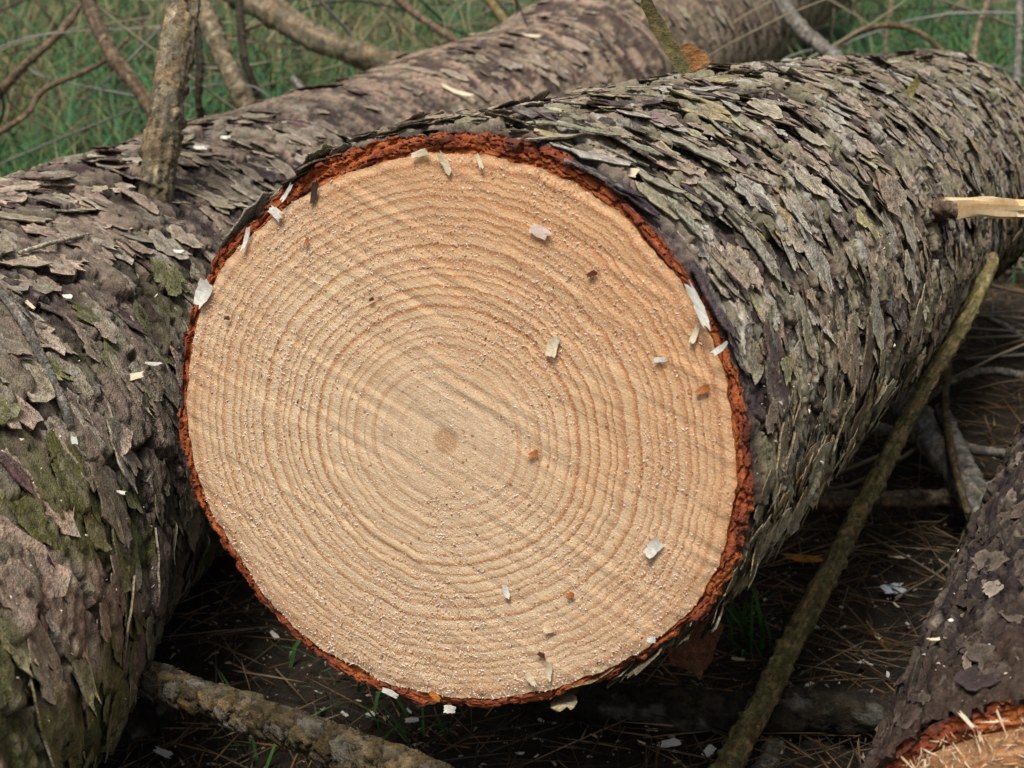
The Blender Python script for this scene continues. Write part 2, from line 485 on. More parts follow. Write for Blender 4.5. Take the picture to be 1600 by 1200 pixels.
# ------------------------------------------------------------------ main log
A0 = np.array([-.025, -.019, .775]); ad = unit(np.array([.698, .337, 1.315]))
axA = W(A0); axB = W(A0 + ad * 1.205) + np.array([0, 0, .020])
LM = Log([axA, axA * .5 + axB * .5 + np.array([0, 0, .006]), axB], .15)
aw = LM.T[0]
nf = unit(-(W(unit(np.array([.36, .16, .92]))) - CAM))      # outward normal of the oblique saw cut
def face_pt(u, v):
    d = raydir(u, v)
    return CAM + d * (((axA - CAM) @ nf) / (d @ nf))
wood_px = [(700,240),(780,248),(850,268),(920,300),(980,345),(1020,390),(1055,430),(1085,480),(1110,530),(1130,580),(1143,640),(1148,700),(1145,770),(1135,840),(1112,905),(1075,960),(1020,1005),(960,1040),(880,1072),(800,1088),(720,1090),(650,1080),(580,1056),(520,1022),(460,982),(412,930),(377,875),(342,820),(314,760),(296,700),(291,640),(294,570),(308,500),(332,440),(372,388),(424,340),(492,294),(560,264),(630,246)]
out_px = [(620,212),(700,203),(780,204),(830,214),(900,250),(960,296),(1012,345),(1058,400),(1094,455),(1124,520),(1150,580),(1168,640),(1175,700),(1177,780),(1167,850),(1147,910),(1110,962),(1050,1002),(990,1034),(930,1064),(870,1092),(800,1107),(730,1112),(650,1101),(570,1076),(540,1062),(480,1018),(430,965),(385,902),(335,832),(300,762),(284,690),(277,620),(281,560),(291,505),(312,438),(346,385),(400,332),(450,285),(500,245),(550,226)]
def polar_of(pts):
    w = np.array([face_pt(*p) for p in pts]) - axA
    w = w - np.outer(w @ aw, aw)
    a = np.arctan2(w @ LM.E2[0], w @ LM.E1[0]); r = np.linalg.norm(w, axis=1)
    o = np.argsort(a); a, r = a[o], r[o]
    a = np.concatenate([a - 2 * math.pi, a, a + 2 * math.pi]); r = np.concatenate([r, r, r])
    f = np.linspace(-math.pi, math.pi, 720, endpoint=False)
    v = np.interp(f, a, r)
    k = np.hanning(15); k /= k.sum()
    v = np.convolve(np.concatenate([v[-20:], v, v[:20]]), k, 'same')[20:-20]
    return f, v
TG, RW = polar_of(wood_px); _, RO = polar_of(out_px)
RO = np.maximum(RO, RW + .0035)
def per(th, v):
    return np.interp(th, np.append(TG, math.pi), np.append(v, v[0]))
# ragged rims
rag = lambda th, a, sc, sd: a * (fbm(np.cos(th) * sc + 50, np.sin(th) * sc + 50, sd, 4) - .5)
def main_wood(th): return per(th, RW) + rag(th, .0035, 9, 401) + rag(th, .002, 40, 405)
def main_outer(th): return np.maximum(per(th, RO) + rag(th, .004, 11, 411) + rag(th, .003, 45, 415), main_wood(th) + .0060 + .0025 * sstep(-.2, -.9, th))
def plane_s(th, r):
    d = LM.E1[0] * np.cos(th)[..., None] + LM.E2[0] * np.sin(th)[..., None]
    return -(d @ nf) * r / (aw @ nf)
def main_s0(th): return plane_s(th, main_outer(th)) + .004 + rag(th, .006, 25, 421)
WH = 1.08                                                   # branch whorl along the trunk
def main_r(S, TH):
    b = sstep(0.0, .55, S - plane_s(TH, per(TH, RO)))
    far = .150 - .026 * sstep(.40, 1.2, S) + .008 * (fbm(S * 5, TH * 1.2, 431, 2) - .5) + .012 * np.exp(-((S - WH) / .07) ** 2)
    return lerp(main_outer(TH) - .003, far, b)
wm = [3.0, 2.4, 2.2, 1.5, 2.0, 1.0, 1.2]
def main_relief(S, TH):
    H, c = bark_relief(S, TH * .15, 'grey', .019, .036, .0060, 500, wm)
    c = c * .9
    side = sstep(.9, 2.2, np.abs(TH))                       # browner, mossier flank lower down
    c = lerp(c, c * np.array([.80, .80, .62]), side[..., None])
    moss = sstep(.50, .66, fbm(S / .05, TH * .15 / .05, 540, 4)) * sstep(1.5, .4, np.abs(TH - .1)) * .25
    c = lerp(c, np.array([.20, .19, .10]), moss[..., None])
    rim = sstep(.020, .006, S - plane_s(TH, per(TH, RO)) + .018 * (fbm(S / .02, TH * 8, 561, 3) - .5)) * sstep(.1, .35, TH) * sstep(1.75, 1.3, TH)
    c = lerp(c, np.array([.070, .048, .052]) * (.6 + .8 * fbm(S / .006, TH * 20, 563, 3))[..., None], rim[..., None])
    r2_ = sstep(.015, .003, S - plane_s(TH, per(TH, RO)))
    c = lerp(c, np.array([.080, .050, .040]), (.8 * r2_)[..., None])
    return H * (1 - .6 * rim) * (1 - .75 * r2_), c
main_root = empty('felled_log', LM.point(np.array([.75]), np.array([math.pi]), np.array([.152]))[0][0])
tag(main_root, 'large pine log with pale ringed sawn end facing the viewer', 'log', 'felled pine logs')
_, VM, FM = build_bark(LM, main_s0, main_r, main_relief, 720, 560, 1.5, M_bark, main_root)
bvh_main = BVHTree.FromPolygons([tuple(v) for v in VM.reshape(-1, 3)], [tuple(f) for f in FM.tolist()])

NB = 900
th = np.linspace(-math.pi, math.pi, NB, endpoint=False)
bw = LM.point(plane_s(th, main_wood(th)), th, main_wood(th))[0]
mo = main_outer(th)
ow = LM.point(plane_s(th, mo), th, mo + main_relief(main_s0(th), th)[0] - .002)[0]
pith = face_pt(697, 690)
fx = unit(np.array([1, 0, 0]) - nf * nf[0]); fy = np.cross(nf, fx)
build_face(bw, ow, pith, nf, fx, fy, M_wood, main_root, 210, 600)
# far end of the log
def end_cap(log, r_fn, mat, parent, nb=160):
    th = np.linspace(-math.pi, math.pi, nb, endpoint=False)
    s = np.full(nb, log.L)
    b = log.point(s, th, r_fn(s, th) * .95)[0]; o = log.point(s, th, r_fn(s, th) * 1.0)[0]
    t = log.T[-1]; ex = log.E2[-1]; ey = log.E1[-1]
    build_face(b[::-1], o[::-1], log.C[-1], t, ex, ey, mat, parent, 24, 77, name='far_cut_face')
end_cap(LM, main_r, M_wood, main_root)

# ------------------------------------------------------------------ second log, behind on the left
ax2 = [at(-330, 1010, .80) * 2.6 - at(-100, 770, 1.0) * 1.6, at(-330, 1010, .80), at(-100, 770, 1.0), at(98, 617, 1.2), at(305, 490, 1.45), at(545, 352, 1.85), at(792, 224, 2.32), at(1000, 104, 2.9), at(1150, 6, 3.45), at(1290, -100, 4.1)]
L2 = Log(ax2, .172)
SH = float(np.linalg.norm(ax2[1] - ax2[0]))       # length of trunk outside the frame
def r2_fn(S, TH):
    S = S - SH
    base = .172 + .012 * (fbm(S * 4, TH * 1.5, 701, 2) - .5)
    base = base + .016 * np.exp(-((S - 1.95) / .05) ** 2) - .012 * np.exp(-((S - 2.10) / .05) ** 2)
    return base
w2 = [2.5, 3.0, 2.0, 1.6, 1.6, .8, 1.0]
def relief2(S, TH):
    y = TH * .172; S = S - SH
    far = sstep(.75, 1.25, S + .5 * (fbm(S * 3, y * 8, 712, 3) - .5) )
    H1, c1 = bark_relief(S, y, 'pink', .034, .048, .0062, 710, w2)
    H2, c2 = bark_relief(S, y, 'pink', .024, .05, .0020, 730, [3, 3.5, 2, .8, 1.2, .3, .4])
    H = lerp(H1, H2, far); c = lerp(c1 * 1.05, c2 * np.array([1.5, 1.4, 1.3]), far[..., None])
    moss = sstep(.47, .60, fbm(S / .07, y / .05, 740, 4)) * sstep(.55, 1.2, TH) * sstep(1.3, .7, S) * .8
    c = lerp(c, np.array([.085, .095, .022]) * (.6 + .9 * fbm(S / .006, y / .006, 745, 3))[..., None], moss[..., None])
    tan = sstep(2.02, 2.2, S)
    c = lerp(c, c * .62 + np.array([.19, .155, .095]) * .35, tan[..., None])
    return H, c
z2 = lambda th: rag(th, .004, 20, 751)
root2 = empty('felled_log', L2.point(np.array([.9 + SH]), np.array([math.pi]), np.array([.172]))[0][0])
tag(root2, 'mossy pinkish-brown log passing behind with an upright branch stub', 'log', 'felled pine logs')
_, V2, F2 = build_bark(L2, z2, r2_fn, relief2, 620, 360, 1.35, M_bark2, root2,
                       wv=np.concatenate([np.linspace(0, SH - .15, 24, endpoint=False), np.linspace(SH - .15, SH + .75, 310, endpoint=False), lerp(SH + .75, L2.L, np.linspace(0, 1, 286) ** 1.3)]) / L2.L)
bvh_2 = BVHTree.FromPolygons([tuple(v) for v in V2.reshape(-1, 3)], [tuple(f) for f in F2.tolist()])
end_cap(L2, r2_fn, M_wood, root2)
thn = np.linspace(-math.pi, math.pi, 260, endpoint=False)
zz = np.zeros(260)
build_face(L2.point(zz, thn, r2_fn(zz, thn) * .93)[0], L2.point(zz, thn, r2_fn(zz, thn) + .002)[0], L2.C[0], -L2.T[0], -L2.E2[0], L2.E1[0], M_wood, root2, 30, 78)

# ------------------------------------------------------------------ third log, lower right corner
B0 = np.array([.262, -.246, .656]); bd = unit(np.array([.53, .372, 1.0]))
b0 = W(B0); b1 = W(B0 + bd * 1.55)
L3 = Log([b0, (b0 + b1) / 2, b1], .12)
def r3_fn(S, TH): return .118 + .008 * (fbm(S * 6, TH * 1.5, 801, 2) - .5)
w3 = [2.2, 2.5, 1.5, .8, 2.0, 2.0, 2.0]
def relief3(S, TH):
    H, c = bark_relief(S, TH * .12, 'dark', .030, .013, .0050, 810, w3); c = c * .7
    near = sstep(.14, .02, S)
    return H * (1 - .3 * near), lerp(c, np.array([.060, .036, .024]) * (.7 + .6 * fbm(S / .01, TH * 12, 815, 3))[..., None], (near * .75)[..., None])
z3 = lambda th: rag(th, .012, 9, 821)
root3 = empty('felled_log', L3.point(np.array([.7]), np.array([math.pi]), np.array([.12]))[0][0])
tag(root3, 'dark-barked log with splintery sawn end in the lower right corner', 'log', 'felled pine logs')
_, V3, F3 = build_bark(L3, z3, r3_fn, relief3, 320, 360, 1.5, M_bark3, root3, vis=(-2.5, .9))
bvh_3 = BVHTree.FromPolygons([tuple(v) for v in V3.reshape(-1, 3)], [tuple(f) for f in F3.tolist()])
th3 = np.linspace(-math.pi, math.pi, 500, endpoint=False)
z0 = np.zeros(500)
build_face(L3.point(z0, th3, r3_fn(z0, th3) - .011 + rag(th3, .004, 8, 831))[0], L3.point(z0, th3, r3_fn(z0, th3) + .001)[0], L3.C[0], -L3.T[0], L3.E2[0] * -1, L3.E1[0], M_wood3, root3, 90, 79, rough=2.2)
end_cap(L3, r3_fn, M_wood3, root3)

BV = [bvh_main, bvh_2, bvh_3, bvh_ground]
def cast(u, v, which=None):
    best = None
    for b in ([which] if which else BV):
        p, n, i, d = b.ray_cast(Vector(CAM), Vector(raydir(u, v)))
        if p is not None and (best is None or d < best[2]):
            best = (np.array(p), np.array(n), d)
    p, n, d = best
    if n @ (CAM - p) < 0: n = -n
    return p, n
def project(p):
    q = np.asarray(p) - CAM
    d = q[..., 1] * CT - q[..., 2] * ST
    y = q[..., 1] * ST + q[..., 2] * CT
    return 800 + F * q[..., 0] / d, 600 - F * y / d, d

# ------------------------------------------------------------------ bark flakes
def flake_geo(r, a=8, b=4):
    x = np.linspace(-.5, .5, a); y = np.linspace(-1, 1, b)
    hw = .5 * np.clip(.80 + .16 * np.cumsum(r.normal(0, .8, a)) * .6 + r.uniform(-.25, .25, a), .30, 1.2)
    hw[-1] *= r.uniform(.55, 1.05); hw[0] *= r.uniform(.5, .95)
    cs = np.cumsum(r.normal(0, .045, a)); cs -= cs.mean()
    X = np.repeat(x[:, None], b, 1) + r.uniform(-.035, .035, (a, b))
    Y = cs[:, None] + hw[:, None] * y[None] + r.uniform(-.09, .09, (a, b))
    X[-1] += r.uniform(-.16, .12, b); X[0] += r.uniform(-.08, .08, b)
    lift = r.uniform(-.05, .20) if r.uniform() < .7 else r.uniform(.2, .6)
    Z = lift * np.clip(X + .1, 0, 2) ** 2 - .20 * X * X + r.uniform(-.1, .1) * Y + .10 * r.uniform(-1, 1) * Y * Y + r.uniform(-.022, .022, (a, b))
    top = np.stack([X, Y, Z], -1).reshape(-1, 3)
    ring = np.array([i * b for i in range(a)] + [(a - 1) * b + j for j in range(1, b)] + [i * b + b - 1 for i in range(a - 2, -1, -1)] + [j for j in range(b - 2, 0, -1)])
    m = len(ring); n0 = a * b
    rt = top[ring]; rb = rt * np.array([.98, .97, 1]) - np.array([0, 0, .05])
    i = np.arange(m); j = (i + 1) % m
    side = np.stack([n0 + i, n0 + m + i, n0 + m + j, n0 + j], -1)
    V = np.vstack([top, rt, rb])
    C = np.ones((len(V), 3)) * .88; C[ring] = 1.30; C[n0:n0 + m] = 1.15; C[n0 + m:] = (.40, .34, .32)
    return V, C, np.vstack([grid_faces(a, b)[:, ::-1] if False else grid_faces(a, b), side])
VAR = [flake_geo(np.random.default_rng(900 + k)) for k in range(24)]
FLAKE_ME = [mesh_data('bark_flake', V, q, M_flake, C, smooth=True) for V, C, q in VAR]
FLAKE_ME3 = [mesh_data('bark_flake', V, q, M_flake3, C, smooth=True) for V, C, q in VAR]

def flakes(log, relief, r_fn, spots, pal, wts, size_fn, ang_fn, parent, bvh, bury, seed, maxobj=300, dirsign=1.0, tint=None, mes=None, fmat=None, lifts=.0050, hoff=.0010):
    r = np.random.default_rng(seed)
    s, th = spots
    n = len(s)
    H, colb = relief(s, th)
    P, d = log.point(s, th, r_fn(s, th) + H * .5 + hoff)
    c, t, e1, e2 = log.ev(s)
    tang = unit(np.cross(t, d)) * dirsign                    # around the trunk
    tang = tang * np.where((tang @ np.array([0, 0, 1.])) > 0, -1, 1)[:, None]   # free ends hang down
    ang = ang_fn(s, th, r)
    X = tang * np.cos(ang)[:, None] + t * np.sin(ang)[:, None]
    tilt = r.normal(.03, .05, n)
    X = unit(X + d * tilt[:, None]); Y = unit(np.cross(d, X))
    roll = np.sign(-np.einsum('ij,ij->i', Y, t)) * np.clip(np.where(r.uniform(0, 1, n) < .22, r.uniform(.1, .4, n), r.normal(.02, .05, n)), -.06, .4)
    Y = unit(Y + d * roll[:, None]); Z = unit(np.cross(X, Y)); X = np.cross(Y, Z)
    ln, wd = size_fn(s, th, r)
    pc = PAL[pal]
    idx = r.choice(len(pc), n, p=np.array(wts) / np.sum(wts))
    col = pc[idx] * np.exp(r.normal(0, .30, n))[:, None]
    if tint is not None: col = tint(s, th, col, r)
    col = col * np.minimum(1, .40 / col.max(axis=1))[:, None]
    P = P - d * (bury * ln)[:, None] + d * (lifts * r.uniform(0, 1, n) ** 1.5)[:, None]
    u, v, dep = project(P)
    inn = (u > -20) & (u < 1620) & (v > -20) & (v < 1220)
    facing = np.einsum('ij,ij->i', d, unit(CAM - P))
    area = ln * wd * np.clip(facing, 0, 1) * (F / dep) ** 2 * inn
    order = np.argsort(-area)
    chosen = []
    for i in order:
        if len(chosen) >= maxobj or area[i] < 30: break
        dv = Vector(P[i] + d[i] * .004 - CAM); L = dv.length
        hid = False
        for b in BV[:3]:
            hit = b.ray_cast(Vector(CAM), dv.normalized(), L - .006)
            if hit[0] is not None: hid = True; break
        if not hid: chosen.append(i)
    cs = set(chosen)
    var = r.integers(0, len(VAR), n)
    for i in chosen:
        link('bark_flake', (mes or FLAKE_ME)[var[i]], parent, frame_matrix(P[i], X[i], Y[i], Z[i], ln[i], wd[i], ln[i] * .55), col[i])
    Vs, Qs, Cs = [], [], []
    off = 0
    for i in range(n):
        if i in cs or facing[i] < -.45: continue
        V, cv, q4 = VAR[var[i]]
        Vs.append(P[i] + X[i] * (V[:, :1] * ln[i]) + Y[i] * (V[:, 1:2] * wd[i]) + Z[i] * (V[:, 2:] * ln[i] * .55))
        Qs.append(q4 + off); Cs.append(cv * col[i][None]); off += len(V)
    if off:
        o = link('small_bark_flakes', mesh_data('small_bark_flakes', np.vstack(Vs), np.vstack(Qs), fmat or M_flake, np.vstack(Cs), smooth=True), parent, Matrix.Identity(4))
        tag(o, kind='stuff')

r = np.random.default_rng(31)
n = 4000
sm = .012 + (LM.L - .03) * r.uniform(0, 1, n) ** 1.35
tm = r.uniform(-1.5, 2.75, n)
sm = sm + plane_s(tm, np.full(n, .15))
gap_ = sm - plane_s(tm, np.full(n, .15))
keepm = (sm < LM.L - .015) & (gap_ > np.where((tm > .15) & (tm < 1.6), .022, .012))
sm, tm = sm[keepm], tm[keepm]
def size_m(s, th, r):
    ln = np.exp(r.normal(math.log(.016), .50, len(s))); wd = ln * np.exp(r.normal(math.log(1.15), .35, len(s)))
    return np.clip(ln, .006, .046), np.clip(wd, .005, .034)
def tint_m(s, th, col, r):
    col = col * 1.6
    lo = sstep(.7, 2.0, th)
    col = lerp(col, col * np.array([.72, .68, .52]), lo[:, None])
    g = (r.uniform(0, 1, len(s)) < .13)
    return np.where(g[:, None], col * np.array([.95, .98, .72]), col)
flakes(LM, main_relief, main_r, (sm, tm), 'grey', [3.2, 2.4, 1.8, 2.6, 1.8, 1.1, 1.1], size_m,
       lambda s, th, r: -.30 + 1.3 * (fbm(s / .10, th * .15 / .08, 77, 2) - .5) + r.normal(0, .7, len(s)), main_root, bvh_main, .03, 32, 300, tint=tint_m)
n = 1900
s2 = SH - .12 + np.where(r.uniform(0, 1, n) < .60, 1.0 * r.uniform(0, 1, n), .9 + 2.2 * r.uniform(0, 1, n))
t2 = r.uniform(-1.1, 2.6, n)
def size_2(s, th, r):
    s = s - SH; k = 1 - .3 * sstep(.8, 1.5, s)
    ln = np.exp(r.normal(math.log(.031), .45, len(s))) * k; wd = ln * r.uniform(.6, 1.3, len(s))
    return np.clip(ln, .008, .052), np.clip(wd, .006, .034)
def tint_2(s, th, col, r):
    s = s - SH; m = sstep(.40, .60, fbm(s / .07, th * .172 / .05, 740, 4)) * sstep(.55, 1.2, th) * sstep(1.4, .7, s)
    g = (r.uniform(0, 1, len(s)) < m * .95)
    col = col * 1.45
    return np.where(g[:, None], col * .22 + np.array([.085, .092, .020]), col)
flakes(L2, relief2, r2_fn, (s2, t2), 'pink', [2.6, 2.4, 2.2, 2.0, 1.6, .35, .3], size_2,
       lambda s, th, r: -.2 + 2.0 * (fbm(s / .14, th * .17 / .12, 78, 2) - .5) + r.normal(0, .35, len(s)), root2, bvh_2, .04, 33, 300, tint=tint_2, lifts=.0040, hoff=.0012)
n = 900
s3 = .03 + (L3.L - .05) * r.uniform(0, 1, n) ** 1.5
t3 = r.uniform(-2.6, 1.2, n)
def size_3(s, th, r):
    ln = np.exp(r.normal(math.log(.024), .4, len(s))); return np.clip(ln, .009, .045), np.clip(ln * r.uniform(.25, .6, len(s)), .005, .018)
flakes(L3, relief3, r3_fn, (s3, t3), 'dark', [2.4, 2.2, 2.2, 1.2, 2.4, 1.0, 1.0], size_3,
       lambda s, th, r: r.normal(1.2, .35, len(s)), root3, bvh_3, .04, 34, 300, mes=FLAKE_ME3, fmat=M_flake3, hoff=.0008, lifts=.003)

# big loose plates named in the photograph: rim plates on the main log and a hanging flap below
def plate(u, v, deg, ln, wd, col, up=.003, tilt=0.0, bv=None, var=0, parent=None, thick=.5, name='bark_flake', nrm=None):
    p, nn = cast(u, v, bv)
    if bv is bvh_main: nn = unit((p - axA) - aw * ((p - axA) @ aw))
    q, _, dd = project(p)
    d1 = unit(W(np.array([math.cos(math.radians(deg)), math.sin(math.radians(deg)), 0])) - CAM)
    x = unit(d1 - nn * (d1 @ nn)); x = unit(x + nn * tilt); y = unit(np.cross(nn, x)); z = np.cross(x, y)
    link(name, FLAKE_ME[var], parent, frame_matrix(p + nn * up, x, y, z, ln, wd, ln * thick), col)
PURP = (.055, .038, .042)
for a in [(880, 250, -32, .034, .013, PURP), (940, 285, -36, .040, .012, PURP), (985, 318, -40, .030, .011, PURP), (1040, 400, -55, .032, .010, PURP),
          (1105, 470, -62, .045, .012, (.10, .07, .075)), (1140, 545, -66, .028, .010, PURP), (1020, 290, -25, .030, .014, (.34, .30, .22)), (1075, 235, -35, .045, .018, (.33, .30, .22)),
          (990, 235, -8, .034, .013, (.30, .28, .20)), (1065, 345, -60, .026, .012, (.28, .27, .19)), (1185, 400, -62, .034, .016, (.33, .30, .23)), (1130, 320, -45, .034, .012, (.30, .27, .20)),
          (900, 208, -4, .040, .012, (.26, .25, .17)), (1240, 340, -80, .026, .012, (.40, .37, .31))]:
    plate(*a, up=.0035, tilt=random.uniform(.0, .1), bv=bvh_main, var=random.randrange(24), parent=main_root)

# ------------------------------------------------------------------ branches
def tube(pts, radii, ns, nt, seed, style, cols, bump=1.0, cap=True):
    C = catmull(np.array(pts), ns)
    Rr = np.interp(np.linspace(0, 1, ns), np.linspace(0, 1, len(radii)), radii)
    seg = np.linalg.norm(np.diff(C, axis=0), axis=1); S = np.concatenate([[0], np.cumsum(seg)])
    T = unit(np.gradient(C, axis=0))
    ref = np.array([0, 0, 1.]) if abs(T[0][2]) < .9 else np.array([0, 1., 0])
    e1 = np.zeros_like(T); e = unit(ref - T[0] * (ref @ T[0]))
    for i in range(ns):
        e = unit(e - T[i] * (e @ T[i])); e1[i] = e
    e2 = np.cross(T, e1)
    a = np.linspace(0, 2 * math.pi, nt, endpoint=False)
    TH = np.broadcast_to(a, (ns, nt)); SS = np.broadcast_to(S[:, None], (ns, nt)); RR = Rr[:, None]
    cyl = lambda sc, sd, oc=3: fbm(SS / sc + np.cos(TH) * RR / sc, np.sin(TH) * RR / sc + 40, sd, oc)
    rm = float(np.mean(Rr))
    wob = (cyl(rm * 2.5, seed, 3) - .5) * .38 + (cyl(rm * .42, seed + 3, 3) - .5) * .40
    t = cyl(rm * .9, seed + 8, 4)
    c0, c1, c2 = [np.array(c) for c in cols]
    col = lerp(c0, c1, sstep(.38, .62, t)[..., None])
    if style == 'plates':
        wob = wob * .30; col = col * .5
        f1, f2, cx, cy, dx, dy = worley(SS / (rm * 1.25) + 1.0 * (cyl(rm * .5, seed + 11) - .5), TH * 1.3 + 1.2 * (cyl(rm * .5, seed + 12) - .5), seed + 20)
        pid = h2(cx, cy, seed + 21)
        wob = wob + .22 * (pid - .5) + .12 * dx - .34 * (1 - sstep(.0, .13, f2 - f1))
        pid2 = h2(cx, cy, seed + 23)
        col = lerp(col, col * np.array([1.15, 1.0, .75]), (sstep(.45, .6, pid2) * .8)[..., None]); col = lerp(col, np.array([.12, .115, .10]), (sstep(.78, .82, pid2) * .6)[..., None])
        col = lerp(col * (.75 + .7 * pid)[..., None], c2 * .4, (.85 * (1 - sstep(.0, .15, f2 - f1)))[..., None])
    elif style == 'nodes':
        f1, f2, cx, cy, dx, dy = worley(SS / (rm * .9) + 1.2 * (cyl(rm * .4, seed + 13) - .5), TH * 1.5 + 1.4 * (cyl(rm * .4, seed + 14) - .5), seed + 25)
        pid = h2(cx, cy, seed + 26); pid2 = h2(cx, cy, seed + 27)
        wob = wob * .7 + .13 * (pid - .5) + .10 * dx - .10 * (1 - sstep(0, .12, f2 - f1))
        col = col * (.62 + .76 * pid2)[..., None]; col = lerp(col, col * np.array([1.06, .92, .80]), (sstep(.7, .75, pid))[..., None])
        col = lerp(col, c2 * .35, (.55 * (1 - sstep(0, .12, f2 - f1)))[..., None])
        ph = SS / (rm * 1.9) + .9 * vnoise(SS / (rm * 4), TH * .6, seed + 30)
        fr = ph - np.floor(ph)
        k = np.floor(ph)
        side = .5 + .5 * np.cos(TH - 6.28 * h2(k, k * 0, seed + 31))
        nod = np.exp(-((fr - .5) / .12) ** 2) * side ** 2
        wob = wob + .30 * nod + .16 * (vnoise(TH * 4.2, SS / (rm * 3), seed + 33) - .5)
        col = lerp(col, c2, (.55 * nod)[..., None])
        col = lerp(col, c2 * .4, (.5 * sstep(.6, .75, vnoise(TH * 4.2, SS / (rm * 5), seed + 34)))[..., None])
    else:
        col = lerp(col, c2, (sstep(.58, .72, cyl(rm * 3, seed + 40, 3)))[..., None])
    Rv = RR * (1 + bump * wob)
    V = C[:, None] + (e1[:, None] * np.cos(TH)[..., None] + e2[:, None] * np.sin(TH)[..., None]) * Rv[..., None]
    V = V.reshape(-1, 3); col = col.reshape(-1, 3)
    fs = [grid_faces(ns, nt, True)]
    if cap:
        ends = np.stack([C[0] - T[0] * Rr[0] * .25, C[-1] + T[-1] * Rr[-1] * .35])
        b = len(V); i = np.arange(nt); j = (i + 1) % nt; l = (ns - 1) * nt
        fs.append(np.vstack([np.stack([j, i, 0 * i + b], -1), np.stack([l + i, l + j, 0 * i + b + 1], -1)]))
        V = np.vstack([V, ends]); col = np.vstack([col, c0, c1])
    return V, fs, np.clip(col, .004, 1), C
def join(parts):
    V, C, q, t = [], [], [], []
    off = 0
    for v, fs, c in parts:
        V.append(v); C.append(c)
        for f in fs: (q if f.shape[1] == 4 else t).append(f + off)
        off += len(v)
    return np.vstack(V), [np.vstack(x) for x in (q, t) if x], np.vstack(C)
TAN = [(.22, .18, .12), (.27, .22, .15), (.12, .11, .055)]
BRN = [(.16, .115, .075), (.22, .165, .11), (.07, .05, .04)]
GRY = [(.20, .19, .165), (.27, .255, .23), (.10, .095, .075)]
MOS = [(.20, .175, .075), (.27, .20, .10), (.22, .25, .08)]
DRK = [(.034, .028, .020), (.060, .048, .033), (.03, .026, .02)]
OLV = [(.12, .085, .036), (.18, .14, .085), (.07, .055, .04)]
def branch(name, label, pix, cols, style='nodes', seed=1, ns=None, nt=14, mat=None, parent=None, cat='branch', group=None, extra=None, bump=1.0):
    """pix: (u, v, depth, width in px); depth 0 = lies on what is below"""
    pts, rad = [], []
    for u, v, d, w in pix:
        if d == 0:
            p, n = cast(u, v); _, _, d = project(p); p = p + n * (w / 2 * d / F) * .8
        else:
            p = at(u, v, d)
        pts.append(p); rad.append(w / 2 * d / F)
    ln = sum(np.linalg.norm(pts[i + 1] - pts[i]) for i in range(len(pts) - 1))
    if ns is None: ns = int(np.clip(ln / max(np.mean(rad) * .22, .0012), 12, 300))
    V, fs, c, C = tube(pts, rad, ns, nt, seed, style, cols, bump)
    if parent is None:
        root = min(pts, key=lambda p: p[2])
        me = mesh_data(name, V - root, fs, mat or M_branch, c)
        o = link(name, me, None, Matrix.Translation(Vector(root)))
        tag(o, label, cat, group)
    else:
        o = link(name, mesh_data(name, V, fs, mat or M_branch, c), parent, Matrix.Identity(4))
    return o

# upright stub growing from the second log
def on2(u, v): return project(cast(u, v, bvh_2)[0])[2]
d_st = on2(245, 322)
st = branch('branch_stub', None, [(234, 350, d_st + .04, 105), (240, 318, d_st + .025, 70), (246, 285, d_st + .02, 55), (256, 200, d_st + .03, 52), (272, 100, d_st + .05, 50), (288, 0, d_st + .07, 48), (297, -60, d_st + .08, 44)], TAN, 'nodes', 51, nt=56, ns=240, parent=root2)
G_SL = 'dead branches behind the second log'
branch('dead_branch', 'slender brown branch slanting down behind the upright stub', [(120, -60, 2.25, 22), (140, 10, 2.2, 22), (175, 85, 2.15, 22), (235, 168, 2.1, 21), (300, 290, 2.15, 18)], BRN, 'nodes', 52, group=G_SL)
branch('dead_branch', 'straight tan branch just right of the upright stub', [(290, -50, 2.05, 30), (322, 25, 2.0, 32), (352, 95, 1.97, 31), (386, 172, 1.95, 29), (420, 290, 2.0, 26)], TAN, 'nodes', 53, group=G_SL)
branch('dead_branch', 'thickest pale branch crossing top centre down to the log', [(330, -40, 2.75, 40), (400, 8, 2.65, 38), (480, 55, 2.55, 36), (560, 85, 2.5, 36), (650, 112, 2.45, 34), (760, 190, 2.5, 30)], TAN, 'nodes', 54, nt=20, group=G_SL)
branch('dead_branch', 'second pale branch lying beside the thickest one', [(390, -40, 2.95, 28), (440, 15, 2.85, 28), (520, 70, 2.75, 28), (590, 112, 2.7, 26), (700, 190, 2.7, 22)], TAN, 'nodes', 55, group=G_SL)
branch('dead_branch', 'thin straight brown twig meeting the log top near centre', [(590, -30, 2.8, 12), (650, 22, 2.7, 13), (728, 78, 2.6, 12), (800, 160, 2.6, 11)], BRN, 'nodes', 56, nt=10, group=G_SL)
branch('dead_branch', 'short greenish twig at top edge above the log bend', [(745, -30, 2.9, 15), (775, 15, 2.85, 15), (800, 50, 2.8, 14), (850, 120, 2.8, 12)], MOS, 'nodes', 57, nt=10, group=G_SL)
branch('dead_branch', 'short pale grey stick poking up behind the log', [(458, 122, 1.95, 11), (475, 145, 1.92, 11), (495, 175, 1.9, 10), (520, 240, 1.95, 9)], GRY, 'nodes', 58, nt=10, group=G_SL)
branch('dead_branch', 'dark thin branch left of the slender brown one', [(-40, 190, 2.4, 13), (30, 110, 2.4, 13), (90, 55, 2.4, 11), (130, 0, 2.45, 9), (150, -50, 2.5, 8)], BRN, 'nodes', 59, nt=10, group=G_SL)
